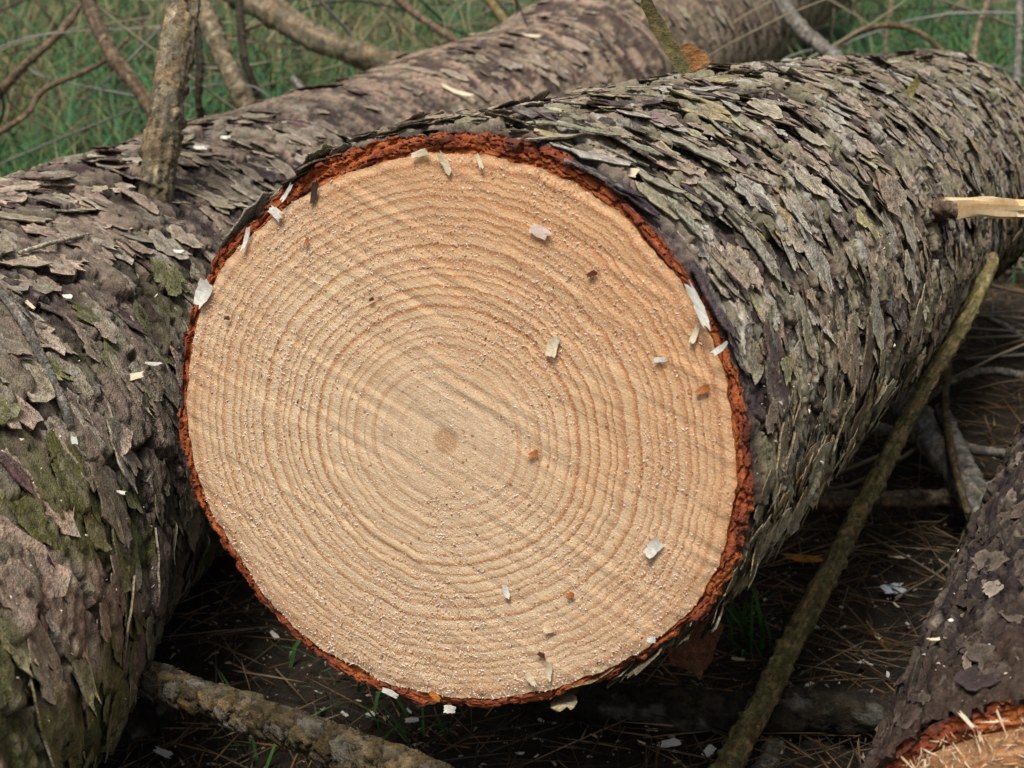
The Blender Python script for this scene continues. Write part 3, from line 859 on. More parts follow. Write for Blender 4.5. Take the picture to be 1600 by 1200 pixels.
branch('dead_branch', 'arching thin twig low at the left edge above log', [(-30, 225, 2.2, 9), (40, 180, 2.2, 9), (70, 140, 2.25, 9), (155, 100, 2.3, 8), (200, 60, 2.35, 7)], BRN, 'nodes', 60, nt=8, group=G_SL)
branch('dead_branch', 'black thin stem just behind the tan straight branch', [(300, -20, 2.3, 14), (312, 90, 2.25, 13), (310, 160, 2.25, 12), (325, 230, 2.3, 11)], DRK, 'nodes', 61, nt=8, group=G_SL)
branch('dead_branch', 'dark bowed stem between tan branch and thick pale branch', [(372, -20, 2.5, 13), (380, 80, 2.4, 13), (400, 140, 2.4, 12), (440, 220, 2.45, 10)], DRK, 'nodes', 62, nt=8, group=G_SL)
branch('dead_branch', 'straight grey branch slanting onto the far end of the ringed log', [(1190, -50, 2.6, 22), (1240, 30, 2.45, 22), (1280, 70, 2.35, 22), (1320, 105, 2.25, 20), (1370, 190, 2.3, 18)], GRY, 'nodes', 63, group='dead branches behind the ringed log')
branch('dead_branch', 'bent thin twig standing behind the ringed log', [(1400, -30, 3.1, 10), (1392, 15, 3.1, 9), (1385, 60, 3.1, 8), (1388, 130, 3.1, 8)], TAN, 'nodes', 64, nt=8, group='dead branches behind the ringed log')
branch('dead_branch', 'forked grey stem at the upper right corner', [(1595, -30, 2.8, 12), (1592, 60, 2.75, 12), (1590, 150, 2.7, 12), (1600, 300, 2.7, 12)], GRY, 'nodes', 65, nt=8, group='dead branches behind the ringed log')
branch('dead_branch', 'pale twig leaning left near the upper right corner', [(1560, -30, 3.0, 10), (1530, 40, 2.95, 10), (1520, 110, 2.9, 9), (1515, 200, 2.9, 9)], TAN, 'nodes', 66, nt=8, group='dead branches behind the ringed log')
branch('dead_branch', 'low arched dry twig behind the ringed log top', [(1280, 95, 2.9, 9), (1340, 50, 2.9, 10), (1400, 40, 2.9, 10), (1450, 60, 2.85, 9), (1500, 110, 2.8, 8)], OLV, 'nodes', 67, nt=8, group='dead branches behind the ringed log')
def gd(v, k=.972): return k * HC / (ST + (v - 600) / F * CT)
# right-hand foreground
branch('mossy_branch', 'long mossy green branch leaning diagonally at right with a blunt tip', [(1553, 398, 1.26, 13.7), (1545, 425, 1.25, 19.7), (1500, 515, 1.22, 23.5), (1440, 615, 1.19, 25.0), (1385, 720, 1.16, 28.0), (1335, 815, 1.13, 31.1), (1290, 905, 1.10, 33.3), (1240, 1000, 1.07, 36.4), (1190, 1100, 1.03, 39.3), (1140, 1195, .99, 42.4), (1110, 1260, .96, 43.9)], MOS, 'nodes', 71, nt=48, ns=420)
branch('grey_stick', 'thin grey stick crossing behind the long mossy branch', [(1200, 850, 1.42, 18), (1220, 930, 1.33, 20), (1236, 1000, 1.25, 24), (1243, 1060, 1.16, 28), (1225, 1130, 1.08, 31), (1190, 1210, 1.02, 36), (1160, 1270, .99, 36)], GRY, 'nodes', 72, nt=18)
branch('grey_stick', 'slim upright twig standing behind the mossy branch tip', [(1505, 355, gd(355, 0.93), 10), (1492, 450, gd(450, 0.93), 11), (1482, 560, gd(560, 0.93), 11), (1478, 640, gd(640, 0.93), 11), (1490, 720, gd(720, 0.93), 12), (1512, 800, gd(800, 0.93), 12)], OLV, 'nodes', 73, nt=10)
branch('grey_branch', 'thick weathered grey branch sloping down under the ringed log', [(1370, 555, gd(555, 0.965), 40), (1405, 610, gd(610, 0.965), 42), (1450, 680, gd(680, 0.965), 44), (1500, 750, gd(750, 0.965), 44), (1545, 820, gd(820, 0.965), 42)], GRY, 'nodes', 74, nt=22)
branch('grey_branch', 'short grey-green branch beside the weathered grey one', [(1470, 640, gd(640, 0.955), 22), (1500, 705, gd(705, 0.955), 26), (1535, 780, gd(780, 0.955), 30), (1560, 830, gd(830, 0.955), 30)], GRY, 'nodes', 75, nt=16)
branch('brown_branch', 'horizontal brown branch on the ground behind the mossy branch', [(1190, 795, gd(795, 0.985), 28), (1260, 786, gd(786, 0.985), 30), (1350, 782, gd(782, 0.985), 31), (1430, 780, gd(780, 0.985), 30), (1500, 776, gd(776, 0.985), 28)], BRN, 'nodes', 76, nt=20)
branch('grey_branch', 'thin grey branch running back from under the ringed log', [(1290, 655, gd(655, 0.98), 18), (1360, 665, gd(665, 0.98), 17), (1450, 690, gd(690, 0.98), 16), (1540, 705, gd(705, 0.98), 16), (1640, 720, gd(720, 0.98), 15)], GRY, 'nodes', 77, nt=12)
branch('curved_twig', 'arched dry twig on the litter at the right edge', [(1420, 650, gd(650, 0.98), 10), (1480, 600, gd(600, 0.98), 13), (1540, 580, gd(580, 0.98), 13), (1620, 590, gd(590, 0.98), 13)], GRY, 'nodes', 78, nt=10, cat='twig')
branch('curved_twig', 'thin pale twig under the sawn branch stub', [(1490, 480, gd(480, 0.98), 7), (1540, 495, gd(495, 0.98), 8), (1580, 515, gd(515, 0.98), 9), (1640, 560, gd(560, 0.98), 9)], GRY, 'nodes', 79, nt=8, cat='twig')
# under the logs
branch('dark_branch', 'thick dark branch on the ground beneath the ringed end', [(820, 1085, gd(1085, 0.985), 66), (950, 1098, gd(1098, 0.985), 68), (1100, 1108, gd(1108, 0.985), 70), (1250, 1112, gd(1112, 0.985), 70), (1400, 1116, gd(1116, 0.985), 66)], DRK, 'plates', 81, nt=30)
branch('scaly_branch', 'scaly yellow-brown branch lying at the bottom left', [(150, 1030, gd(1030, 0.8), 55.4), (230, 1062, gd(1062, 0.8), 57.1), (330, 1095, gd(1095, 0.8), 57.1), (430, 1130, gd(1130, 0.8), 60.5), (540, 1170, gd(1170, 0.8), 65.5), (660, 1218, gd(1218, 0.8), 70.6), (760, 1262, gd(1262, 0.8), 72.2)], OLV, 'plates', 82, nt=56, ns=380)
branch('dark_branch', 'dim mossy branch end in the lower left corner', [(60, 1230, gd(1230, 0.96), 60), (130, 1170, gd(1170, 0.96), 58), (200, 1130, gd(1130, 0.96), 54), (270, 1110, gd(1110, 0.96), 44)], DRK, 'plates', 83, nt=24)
# twigs lying on the second log
d0 = on2(0, 460)
branch('dry_twig', 'thin grey twig lying down the side of the mossy log', [(-30, 430, on2(2, 440) - .012, 13), (12, 470, on2(12, 470) - .012, 14), (48, 525, on2(48, 525) - .012, 15), (75, 580, on2(75, 580) - .010, 15), (98, 630, on2(98, 630) - .006, 16), (110, 668, on2(110, 668) - .003, 12)], GRY, 'nodes', 84, nt=14, cat='twig')
branch('dry_twig', 'straight pale twig lying on top of the mossy log', [(30, 395, on2(30, 395) - .006, 6), (80, 380, on2(80, 380) - .010, 7), (138, 366, on2(138, 366) - .005, 5)], [(.42, .38, .30), (.5, .46, .38), (.3, .27, .2)], 'nodes', 85, nt=8, cat='twig')
# knot scars, stubs and flaps on the main log
def onm(u, v): return project(cast(u, v, bvh_main)[0])[2]
dk = onm(1462, 330)
branch('branch_collar', None, [(1425, 335, dk + .06, 80), (1455, 332, dk + .025, 60), (1472, 329, dk + .005, 36)], DRK, 'plates', 91, nt=24, parent=main_root)
sb = branch('branch_stub', None, [(1450, 330, dk + .02, 34), (1478, 327, dk - .01, 31), (1500, 327, dk - .02, 28)], BRN, 'nodes', 92, nt=24, parent=main_root)
C = catmull([at(1477, 326, dk - .012), at(1535, 324, dk - .040), at(1586, 327, dk - .065)], 40)
ds = project(C[0])[2] / F
prof = [(-1.0, -.15), (-.92, .45), (-.6, .8), (-.2, .72), (.1, .92), (.5, .78), (.85, .6), (1.0, .1), (.9, -.5), (.4, -.85), (-.2, -.95), (-.7, -.7)]
Vs, Cs = [], []
for i, p in enumerate(C):
    t = i / 39
    for k, (a_, b_) in enumerate(prof):
        g = 15.5 * ds * (1 - .10 * t) * (1 + .14 * math.sin(k * 2.4 + t * 3) + .10 * math.sin(t * 9 + k)) * (.72 if i == 0 else 1)
        Vs.append(p + np.array([0, 0, 1]) * a_ * g + np.array([.35, -.93, 0]) * b_ * g + np.array([1, 0, 0]) * (.012 * random.random() if i == 39 else 0))
        Cs.append(lerp(np.array([.76, .58, .34]), np.array([.60, .36, .16]), min(1, max(0, .6 * random.random() + .5 * math.sin(k * 5.1 + t * 2.3)))))
nt_ = len(prof); l_ = 39 * nt_
caps = [np.array([[0, i, i + 1] for i in range(1, nt_ - 1)]), np.array([[l_, l_ + i + 1, l_ + i] for i in range(1, nt_ - 1)])]
link('sawn_wood', mesh_data('sawn_wood', np.array(Vs), [grid_faces(40, nt_, True), np.vstack(caps)], M_chip, np.array(Cs), smooth=False), sb, Matrix.Identity(4))
bpy.context.view_layer.update()

# ------------------------------------------------------------------ chips
def chip_mesh(l, w, seed, col, curl=.25, thick=.0006, fray=.3):
    r = np.random.default_rng(seed)
    a, b = 7, 5
    x = np.linspace(-.5, .5, a); y = np.linspace(-.5, .5, b)
    X, Y = np.meshgrid(x, y, indexing='ij')
    Y = Y * (1 - (.25 + fray) * np.abs(X + r.uniform(-.3, .3)) ** 1.5) + r.uniform(-.3, .3) * X + r.uniform(-.07, .07, Y.shape); X = X + r.uniform(-.06, .06, X.shape)
    X[-1] += r.uniform(-fray, fray, b) * .5; X[0] += r.uniform(-fray, fray, b) * .3
    Z = curl * l * (X ** 2) + curl * .6 * w * Y * X * 2 + r.uniform(-.02, .02, X.shape) * w
    top = np.stack([X * l, Y * w, Z + thick], -1).reshape(-1, 3); bot = np.stack([X * l * .98, Y * w * .97, Z], -1).reshape(-1, 3)
    n = a * b
    f = grid_faces(a, b)
    ring = [i * b for i in range(a)] + [(a - 1) * b + j for j in range(1, b)] + [i * b + b - 1 for i in range(a - 2, -1, -1)] + [j for j in range(b - 2, 0, -1)]
    ring = np.array(ring); nx = np.roll(ring, -1)
    side = np.stack([ring, nx, nx + n, ring + n], -1)
    V = np.vstack([top, bot])
    c = np.array(col)[None] * r.uniform(.85, 1.1, (len(V), 1))
    return mesh_data('wood_chip', V, np.vstack([f, f[:, ::-1] + n, side]), M_chip, np.clip(c, 0, .9), smooth=False)
def chip(label, u, v, lpx, wpx, deg, col, seed, where=None, group='wood chips', name='wood_chip', cat='wood chip', curl=.25, up=.0008, tilt=.12):
    if where == 'face':
        p, nn = face_pt(u, v), nf
    else:
        p, nn = cast(u, v, where)
        nn = unit(nn * .5 + np.array([0, -.25, .6]))
    _, _, d = project(p)
    l, w = .88 * lpx * d / F, .82 * wpx * d / F
    d1 = unit(W(np.array([math.cos(math.radians(deg)), math.sin(math.radians(deg)), 0])) - CAM)
    x = unit(d1 - nn * (d1 @ nn)); x = unit(x + nn * random.uniform(-tilt, tilt)); y = unit(np.cross(nn, x)); z = np.cross(x, y)
    o = link(name, chip_mesh(l, w, seed, col, curl), None, frame_matrix(p + nn * up, x, y, z))
    tag(o, label, cat, group)
CRM, WHT, PNK, ORG, RED = (.72, .61, .42), (.70, .67, .59), (.72, .56, .46), (.45, .16, .05), (.10, .03, .015)
face_chips = [
    ('pinkish square chip on the upper middle of the ringed face', 848, 362, 38, 24, -25, PNK),
    ('cream frayed chip right of the ring centre', 866, 540, 36, 22, 80, CRM),
    ('white folded chip low on the right of the ringed face', 1022, 855, 38, 24, 50, WHT),
    ('dark brown bark crumb high on the right of the ringed face', 927, 427, 20, 10, 25, RED),
    ('orange bark crumb near the right rim of the ringed face', 1100, 608, 24, 16, 30, ORG),
    ('orange bark crumb just right of the pith', 836, 708, 20, 13, 15, ORG),
    ('long cream chip hanging at the top of the ringed face', 698, 256, 40, 14, -65, CRM),
    ('cream chip lying flat on the red bark at the top', 657, 240, 30, 13, 10, CRM),
    ('thin cream sliver under the top red bark', 752, 252, 26, 9, -70, CRM),
    ('white curled chip near the upper left rim', 434, 332, 28, 20, -30, WHT),
    ('large white torn chip on the left rim', 320, 458, 46, 30, 60, WHT),
    ('cream upright chip at the bottom of the ringed face', 860, 1045, 36, 12, 85, CRM),
    ('orange crumb in the lower middle of the ringed face', 893, 928, 15, 12, 0, ORG),
    ('white chip with orange spot near the bottom', 860, 982, 18, 14, 20, (.75, .55, .35)),
    ('small white chip in the right half of the ringed face', 1032, 561, 22, 10, 5, WHT),
    ('white chip below the pith in the lower half', 793, 922, 22, 12, -75, WHT),
    ('tiny dark crumb near the bottom cream chip', 848, 1021, 13, 9, -20, RED),
    ('cream pair of slivers near the right rim', 1087, 522, 32, 12, 65, CRM),
    ('cream flake above the bottom rim', 832, 1060, 24, 12, -50, CRM),
    ('white chip caught on the bottom red rim', 612, 1080, 30, 11, -15, WHT),
    ('white square chip hanging below the bottom rim', 705, 1106, 22, 15, 5, WHT),
    ('bright orange bark crumb on the bottom rim', 682, 1085, 22, 14, -30, (.55, .2, .04)),
    ('white chip on the lower right rim', 1020, 998, 15, 12, 0, WHT),
    ('stringy white fibre curl on the upper left rim', 388, 372, 40, 9, 65, WHT),
    ('dark mossy bark shred inside the upper left rim', 494, 300, 40, 13, 75, (.05, .035, .025)),
    ('white fibre tuft beside the mossy shred', 452, 300, 34, 8, 50, WHT),
    ('tiny dark speck on the left of the face', 358, 496, 10, 8, 0, RED),
    ('tiny dark speck left of the upper middle', 583, 467, 10, 7, 20, RED),
    ('rusty speck above the ring centre at upper left', 482, 376, 14, 6, 60, ORG),
]
for k, (lb, u, v, l, w, dg, c) in enumerate(face_chips):
    crumb = c in (ORG, RED) or 'orange bark' in lb or 'rusty' in lb
    chip(lb, u, v, l, w, dg, c, 1000 + k, 'face', 'bark crumbs on the sawn face' if crumb else 'wood chips on the sawn face', 'bark_crumb' if crumb else 'wood_chip', 'bark crumb' if crumb else 'wood chip', up=.0018)
bark_chips = [
    ('long white splinter on the purple bark of the right rim', 1098, 478, 84, 18, -64, WHT, bvh_main),
    ('short white splinter sticking out over the right rim', 1130, 542, 30, 12, 42, WHT, bvh_main),
    ('creamy white chip on a grey flake at upper right', 985, 277, 34, 20, -15, CRM, bvh_main),
    ('narrow white sliver on the purple rim bark', 968, 298, 32, 9, -33, WHT, bvh_main),
    ('white sliver right of the upright branch stub', 310, 236, 32, 9, 3, WHT, bvh_2),
    ('small white chip beyond the sliver near the stub', 352, 220, 16, 8, 10, WHT, bvh_2),
    ('large pale splinter on the log behind top centre', 712, 148, 56, 15, -28, CRM, bvh_2),
    ('pale chip high on the log behind near its bend', 828, 60, 30, 11, 5, CRM, bvh_2),
    ('white chip on the mossy log above its middle', 275, 400, 22, 9, 0, WHT, bvh_2),
    ('tiny white chip beside the grey twig', 105, 472, 15, 12, 20, WHT, bvh_2),
    ('white sliver above a pale chip on mossy log', 232, 574, 30, 8, 20, WHT, bvh_2),
    ('pale chip lying against flakes of the mossy log', 210, 594, 28, 15, 25, CRM, bvh_2),
    ('pale green-grey chip below the grey twig', 112, 697, 22, 13, 80, (.5, .55, .45), bvh_2),
    ('small pale chip beside the grey twig top', 46, 482, 20, 8, -35, CRM, bvh_2),
    ('white chip on the dim lower flank of the mossy log', 184, 777, 15, 8, 10, WHT, bvh_2),
    ('small white crumb on the dark lower right log', 1480, 978, 10, 7, 30, WHT, bvh_3),
    ('pale sliver on the dark lower right log', 1460, 1010, 34, 9, 35, CRM, bvh_3),
    ('pinkish white sliver at the cut rim of the dark log', 1510, 1125, 34, 8, -50, CRM, bvh_3),
]
for k, (lb, u, v, l, w, dg, c, b) in enumerate(bark_chips):
    chip(lb, u, v, l, w, dg, c, 1100 + k, 'face' if k < 2 else b, 'wood chips on the bark', up=.0065 if k < 2 else .004, tilt=.03)
ground_chips = [
    ('bluish white chip on the ground right of the mossy branch', 1392, 935, 36, 30, 20, (.55, .62, .66)),
    ('orange bark strip on the ground behind the mossy branch', 1250, 886, 62, 20, -12, (.50, .24, .05)),
    ('white folded chip under the ringed log near the scaly branch', 430, 1008, 26, 10, -70, WHT),
    ('white chip at the bottom edge left of the scaly branch', 258, 1192, 34, 16, -40, WHT),
    ('white chip below the ringed end beside grass', 580, 1132, 20, 14, 60, WHT),
    ('pale chip behind the scaly branch below the face', 645, 1140, 22, 14, 20, WHT),
    ('white chip at the bottom edge under the face', 1042, 1178, 36, 18, 10, WHT),
    ('small white chip between the mossy branch and dark log', 1345, 1050, 18, 10, 50, WHT),
    ('small white chip in front of the dark ground branch', 1262, 1085, 15, 9, 45, WHT),
    ('pale chip on needles below the bluish chip', 1272, 995, 14, 10, -40, WHT),
    ('white sliver on litter beside the dark log', 1405, 885, 28, 8, 0, CRM),
    ('pale sliver on the ground left of the mossy branch', 1152, 1045, 22, 9, -40, CRM),
    ('pale chip at the bottom beside the mossy branch foot', 1105, 1190, 26, 18, 60, WHT),
]
for k, (lb, u, v, l, w, dg, c) in enumerate(ground_chips):
    bk = 'bark' in lb
    chip(lb, u, v, l, w, dg, c, 1200 + k, bvh_ground, 'chips on the forest floor', 'bark_strip' if bk else 'wood_chip', 'bark strip' if bk else 'wood chip', up=.010, curl=.15)
r = np.random.default_rng(77)
for k in range(34):
    u, v = (r.uniform(420, 1330), r.uniform(1090, 1195)) if k < 25 else (r.uniform(1180, 1420), r.uniform(900, 1080))
    side_ = 'left of the scaly branch' if u < 420 else ('among grass below the ringed face' if k < 25 and u < 800 else ('before the dark ground branch' if k < 25 else 'between the mossy branch and the dark log'))
    chip('tiny white sawdust chip on the floor ' + side_, u, v, r.uniform(7, 15), r.uniform(3, 7), r.uniform(0, 180), WHT if r.uniform() < .7 else CRM, 1300 + k, bvh_ground, 'tiny chips on the floor ' + side_, up=.008, curl=.15, tilt=.5)

# the hanging flap of brown bark under the right of the face, and an upright torn strip on the far top
def flat_piece(name, label, u, v, d, lpx, wpx, deg, col, parent, seed, cat=None, lean=.2, curl=.3):
    p = at(u, v, d)
    l, w = lpx * d / F, wpx * d / F
    nn = unit(CAM - p + np.array([0, 0, lean]))
    d1 = unit(W(np.array([math.cos(math.radians(deg)), math.sin(math.radians(deg)), 0])) - CAM)
    x = unit(d1 - nn * (d1 @ nn)); y = np.cross(nn, x)
    me = chip_mesh(l, w, seed, col, curl, .0022, .25)
    me.materials.clear(); me.materials.append(M_branch)
    o = link(name, me, parent, frame_matrix(p, x, y, nn))
    if label: tag(o, label, cat)
    return o
flat_piece('bark_flap', None, 1085, 1002, .86, 92, 78, 62, (.13, .055, .028), main_root, 61, lean=-.1)
dt = onm(1075, 150) + .12
flat_piece('bark_strip', None, 1040, 62, dt, 130, 24, -62, (.12, .10, .040), main_root, 62, curl=.5)
flat_piece('bark_strip', None, 1080, 92, dt + .01, 46, 40, -55, (.30, .14, .05), main_root, 63)
flat_piece('bark_strip', None, 1425, 140, onm(1425, 150) - .012, 34, 14, 60, (.22, .19, .06), main_root, 64)

# ------------------------------------------------------------------ sawdust
def tetras(P, ax, nn, ln, wd, col, name, mat, label, cat):
    n = len(P)
    side = unit(np.cross(nn, ax))
    up = np.cross(ax, side)
    a = P - ax * (ln / 2)[:, None] + side * (wd / 2)[:, None]
    b = P - ax * (ln / 2)[:, None] * .8 - side * (wd / 2)[:, None]
    c = P + ax * (ln / 2)[:, None]
    d = P + up * (wd * .8)[:, None]
    V = np.stack([a, b, c, d], 1).reshape(-1, 3)
    i = np.arange(n)[:, None] * 4
    Fc = np.vstack([i + np.array([[0, 2, 3]]), i + np.array([[2, 1, 3]]), i + np.array([[1, 0, 3]]), i + np.array([[0, 1, 2]])])
    o = link(name, mesh_data(name, V, Fc, mat, np.repeat(col, 4, 0), smooth=False))
    return tag(o, label, cat, kind='stuff')
r = np.random.default_rng(5)
n = 46000
tt = r.uniform(-math.pi, math.pi, n); qq = np.sqrt(r.uniform(0, 1.0, n))
P = pith + (np.stack([np.interp(tt, th, bw[:, i]) for i in range(3)], -1) - pith) * qq[:, None]
X, Y = (P - pith) @ fx, (P - pith) @ fy
dens = fbm(X / .03, Y / .03, 888, 3) + .30 * sstep(.02, -.12, Y) + .12 * sstep(.05, -.10, X) - .10
k = dens > r.uniform(.30, .75, n)
P = P[k]; n = len(P); Y = Y[k]
a = r.uniform(0, 2 * math.pi, n); el = r.normal(0, .30, n)
ax = (fx * np.cos(a)[:, None] + fy * np.sin(a)[:, None]) * np.cos(el)[:, None] + nf * np.abs(np.sin(el))[:, None]
ln = np.clip(np.exp(r.normal(math.log(.00080), .5, n)), .0004, .0050); wd = np.clip(ln * r.uniform(.2, .7, n), .00025, .0008)
pick = r.uniform(0, 1, n)
col = np.where((pick < .70)[:, None], np.array([.82, .70, .60]), np.where((pick < .93)[:, None], np.array([.66, .45, .26]), np.where((pick < .985)[:, None], np.array([.42, .16, .06]), np.array([.05, .03, .02]))))
tetras(P + nf * .0002, ax, np.broadcast_to(nf, P.shape), ln, wd, col, 'sawdust', M_dust, 'pale sawdust and torn fibres clinging to the ringed face', 'sawdust')
# dust on the rims, the bark tops and the splintery end of the dark log
rec = []
for u0, v0, u1, v1, m, b in [(0, 290, 480, 800, 110, bvh_2), (300, 150, 1000, 280, 50, bvh_2), (1000, 150, 1400, 700, 130, bvh_main), (1180, 600, 1330, 900, 60, bvh_main), (1380, 800, 1600, 1150, 45, bvh_3), (0, 800, 300, 1150, 40, bvh_2)]:
    for _ in range(m):
        h = b.ray_cast(Vector(CAM), Vector(raydir(r.uniform(u0, u1), r.uniform(v0, v1))))
        if h[0] is not None:
            nn = np.array(h[1]); nn = nn if nn @ (CAM - np.array(h[0])) > 0 else -nn
            rec.append((np.array(h[0]) + nn * .0012, nn))
P = np.array([x[0] for x in rec]); NN = np.array([x[1] for x in rec]); n = len(P)
ax = unit(np.cross(NN, r.normal(0, 1, (n, 3)))); ln = np.clip(np.exp(r.normal(math.log(.0014), .5, n)), .0006, .006)
tetras(P, ax, NN, ln, np.clip(ln * .4, .0004, .0016), np.repeat(np.array([[.72, .66, .54]]), n, 0), 'sawdust', M_dust, 'white sawdust specks scattered over the bark of the logs', 'sawdust')
n = 5200
tt = r.uniform(-math.pi, math.pi, n); qq = np.sqrt(r.uniform(0, 1, n)) * .112
c0, t0, e10, e20 = [q[0] for q in (L3.C, L3.T, L3.E1, L3.E2)]
P = c0 + (e10 * np.cos(tt)[:, None] + e20 * np.sin(tt)[:, None]) * qq[:, None]
ax = unit(r.normal(0, .8, (n, 3)) + np.array([0, 0, .5]) - t0 * .6)
ln = np.clip(np.exp(r.normal(math.log(.006), .5, n)), .002, .02)
pick = r.uniform(0, 1, n)
col = np.where((pick < .6)[:, None], np.array([.70, .55, .36]), np.where((pick < .9)[:, None], np.array([.52, .28, .12]), np.array([.80, .72, .55])))
tetras(P - t0 * .001, ax, np.broadcast_to(-t0, P.shape), ln, np.clip(ln * .09, .0003, .0012), col, 'torn_fibres', M_dust, 'shaggy torn wood fibres on the dark log end', 'wood fibres')

# ------------------------------------------------------------------ litter, grass and fine dead twigs
n = 32000
x = r.uniform(-.9, 2.0, n); y = .75 + 2.2 * r.uniform(0, 1, n) ** 1.2
z = ground_z(x, y) + r.uniform(.001, .014, n)
a = r.uniform(0, 2 * math.pi, n)
ax = np.stack([np.cos(a), np.sin(a), r.normal(0, .22, n)], -1); ax = unit(ax)
ln = r.uniform(.03, .10, n)
base = np.array([[.085, .055, .030], [.14, .075, .030], [.05, .04, .028], [.17, .12, .07], [.035, .03, .022]])
tetras(np.stack([x, y, z], -1), ax, np.broadcast_to(np.array([0, 0, 1.]), (n, 3)), ln, r.uniform(.0008, .0018, n), base[r.integers(0, 5, n)] * r.uniform(.4, 2.2, n)[:, None], 'needle_litter', M_litter, 'brown pine needles and fine straw covering the forest floor', 'needles')

n = 2600
x = r.normal(.02, .28, n); y = r.normal(.98, .22, n)
z = ground_z(x, y) + .006
a = r.uniform(0, 2 * math.pi, n); ax = unit(np.stack([np.cos(a), np.sin(a), r.normal(0, .3, n)], -1))
ln = np.clip(np.exp(r.normal(math.log(.003), .5, n)), .001, .010)
tetras(np.stack([x, y, z], -1), ax, np.broadcast_to(np.array([0, 0, 1.]), (n, 3)), ln, np.clip(ln * .4, .0006, .0025), np.array([.50, .42, .30]) * r.uniform(.4, 1.1, n)[:, None], 'sawdust', M_dust, 'fine sawdust spilled on the dark ground beneath the ringed face', 'sawdust')

def blades(x, y, h, w, lean, col, name, label, cat, kind='stuff', mat=None, zoff=0):
    n = len(x)
    z = ground_z(x, y) - .004 + zoff
    a = r.uniform(0, 2 * math.pi, n); b = a + math.pi / 2 + r.normal(0, .4, n)
    base = np.stack([x, y, z], -1)
    dirv = np.stack([np.cos(a), np.sin(a), 0 * a], -1); sd = np.stack([np.cos(b), np.sin(b), 0 * a], -1)
    V = []
    for t, ww in ((0, 1), (.4, .9), (.75, .6)):
        c = base + dirv * (lean * h * t * t)[:, None] + np.array([0, 0, 1.]) * (h * (t - .30 * lean * t * t))[:, None]
        V += [c - sd * (w * ww / 2)[:, None], c + sd * (w * ww / 2)[:, None]]
    V.append(base + dirv * (lean * h)[:, None] + np.array([0, 0, 1.]) * (h * (1 - .30 * lean))[:, None])
    V = np.stack(V, 1).reshape(-1, 3)
    i = np.arange(n)[:, None] * 7
    q = np.vstack([i + np.array([[0, 1, 3, 2]]), i + np.array([[2, 3, 5, 4]])]); t = i + np.array([[4, 5, 6]])
    o = link(name, mesh_data(name, V, [q, t], mat or M_grass, np.repeat(col, 7, 0)))
    return tag(o, label, cat, kind=kind)
n = 60000
x = r.uniform(-2.6, 3.2, n); y = 2.0 + 5.5 * r.uniform(0, 1, n) ** 1.1
straw = fbm(x * 1.6, y * 1.6, 322, 3)
keep = r.uniform(0, 1, n) < .95
# keep the grass out from under the logs
for lg, rr in ((L2, .20), (LM, .20)):
    dmin = np.full(n, 9.)
    for c in lg.C[::6]:
        dmin = np.minimum(dmin, (x - c[0]) ** 2 + (y - c[1]) ** 2)
    keep &= dmin > rr * rr
x, y, straw = x[keep], y[keep], straw[keep]; n = len(x)
dry = r.uniform(0, 1, n) < (.05 + .45 * sstep(.54, .70, straw))
gcol_ = np.where((r.uniform(0, 1, n) < .7)[:, None], lerp(np.array([.022, .10, .038]), np.array([.065, .20, .07]), r.uniform(0, 1, n)[:, None]), lerp(np.array([.05, .095, .022]), np.array([.13, .19, .045]), r.uniform(0, 1, n)[:, None]))
dcol = lerp(np.array([.22, .15, .07]), np.array([.34, .27, .15]), r.uniform(0, 1, n)[:, None])
blades(x, y, np.where(dry, r.uniform(.06, .26, n), r.uniform(.06, .22, n)), r.uniform(.0015, .004, n), r.uniform(.5, 2.2, n), np.where(dry[:, None], dcol, gcol_), 'grass', 'soft green grass with dry straw behind the logs', 'grass')
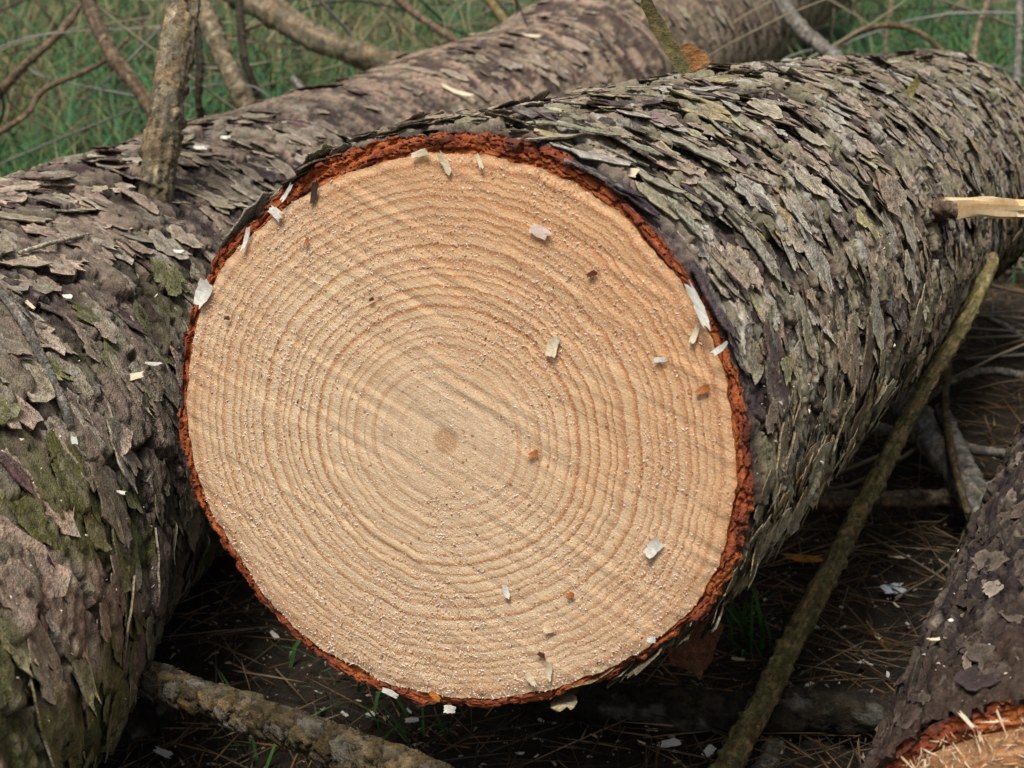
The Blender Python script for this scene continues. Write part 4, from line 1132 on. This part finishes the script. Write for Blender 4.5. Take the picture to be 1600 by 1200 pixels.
# tufts near the camera
def tuft(label, u, v, m, h, spread, seed, bv=bvh_ground):
    p, nn = cast(u, v, bv)
    rr = np.random.default_rng(seed)
    x = p[0] + rr.normal(0, spread, m); y = p[1] + rr.normal(0, spread, m)
    cc = lerp(np.array([.03, .09, .02]), np.array([.07, .19, .035]), rr.uniform(0, 1, m)[:, None])
    blades(x, y, rr.uniform(.5, 1, m) * h, rr.uniform(.002, .0042, m), rr.uniform(.2, 1.0, m), cc, 'grass_tuft', label, 'grass tuft', kind='stuff')
tuft('green grass tuft beside the mossy branch at lower right', 1175, 1010, 26, .075, .016, 3)
tuft('few bright grass blades in front of the scaly branch', 392, 1190, 6, .075, .006, 4)
tuft('sparse grass tuft beneath the bottom of the ringed face', 630, 1150, 14, .06, .02, 5)
tuft('dim grass tuft behind the scaly branch', 500, 1060, 14, .06, .03, 6)

# tangle of fine dead twigs over the grass: too many to count
def tangle(cnt, xr, yr, name, label, zr=(.0, .35), cols=None, rad=(.0012, .0036), low=False):
    parts = []
    for k in range(cnt):
        x0, y0 = r.uniform(*xr), r.uniform(*yr)
        z0 = gz(x0, y0) + r.uniform(*zr) * .6
        L = r.uniform(.25, .9); a = r.uniform(0, 6.28); e = r.normal(.15, .5)
        if low: L *= .5; e = abs(r.normal(0, .08))
        d = np.array([math.cos(a) * math.cos(e), math.sin(a) * math.cos(e) * .6, math.sin(e)])
        p0 = np.array([x0, y0, z0]); bend = r.normal(0, .12, 3)
        pts = [p0, p0 + d * L * .5 + bend * L, p0 + d * L]
        for p in pts: p[2] = max(p[2], gz(p[0], p[1]) + .004)
        R0 = r.uniform(*rad)
        V, fs, c, _ = tube(pts, [R0, R0 * .8, R0 * .45], 9, 5, 2000 + k, 'x', cols[r.integers(len(cols))], .5)
        parts.append((V, fs, c))
    V, fs, c = join(parts)
    o = link(name, mesh_data(name, V, fs, M_twig, c))
    tag(o, label, 'twigs', kind='stuff')
STR = [(.30, .24, .16), (.36, .30, .20), (.2, .16, .1)]
tangle(200, (-1.9, .6), (2.15, 4.8), 'dead_twigs', 'tangle of fine dead twigs over the grass at upper left', cols=[BRN, TAN, GRY, DRK, STR])
tangle(150, (.9, 2.3), (2.4, 4.6), 'dead_twigs', 'tangle of fine dead twigs at the upper right', zr=(0, .4), cols=[TAN, GRY, OLV, STR])
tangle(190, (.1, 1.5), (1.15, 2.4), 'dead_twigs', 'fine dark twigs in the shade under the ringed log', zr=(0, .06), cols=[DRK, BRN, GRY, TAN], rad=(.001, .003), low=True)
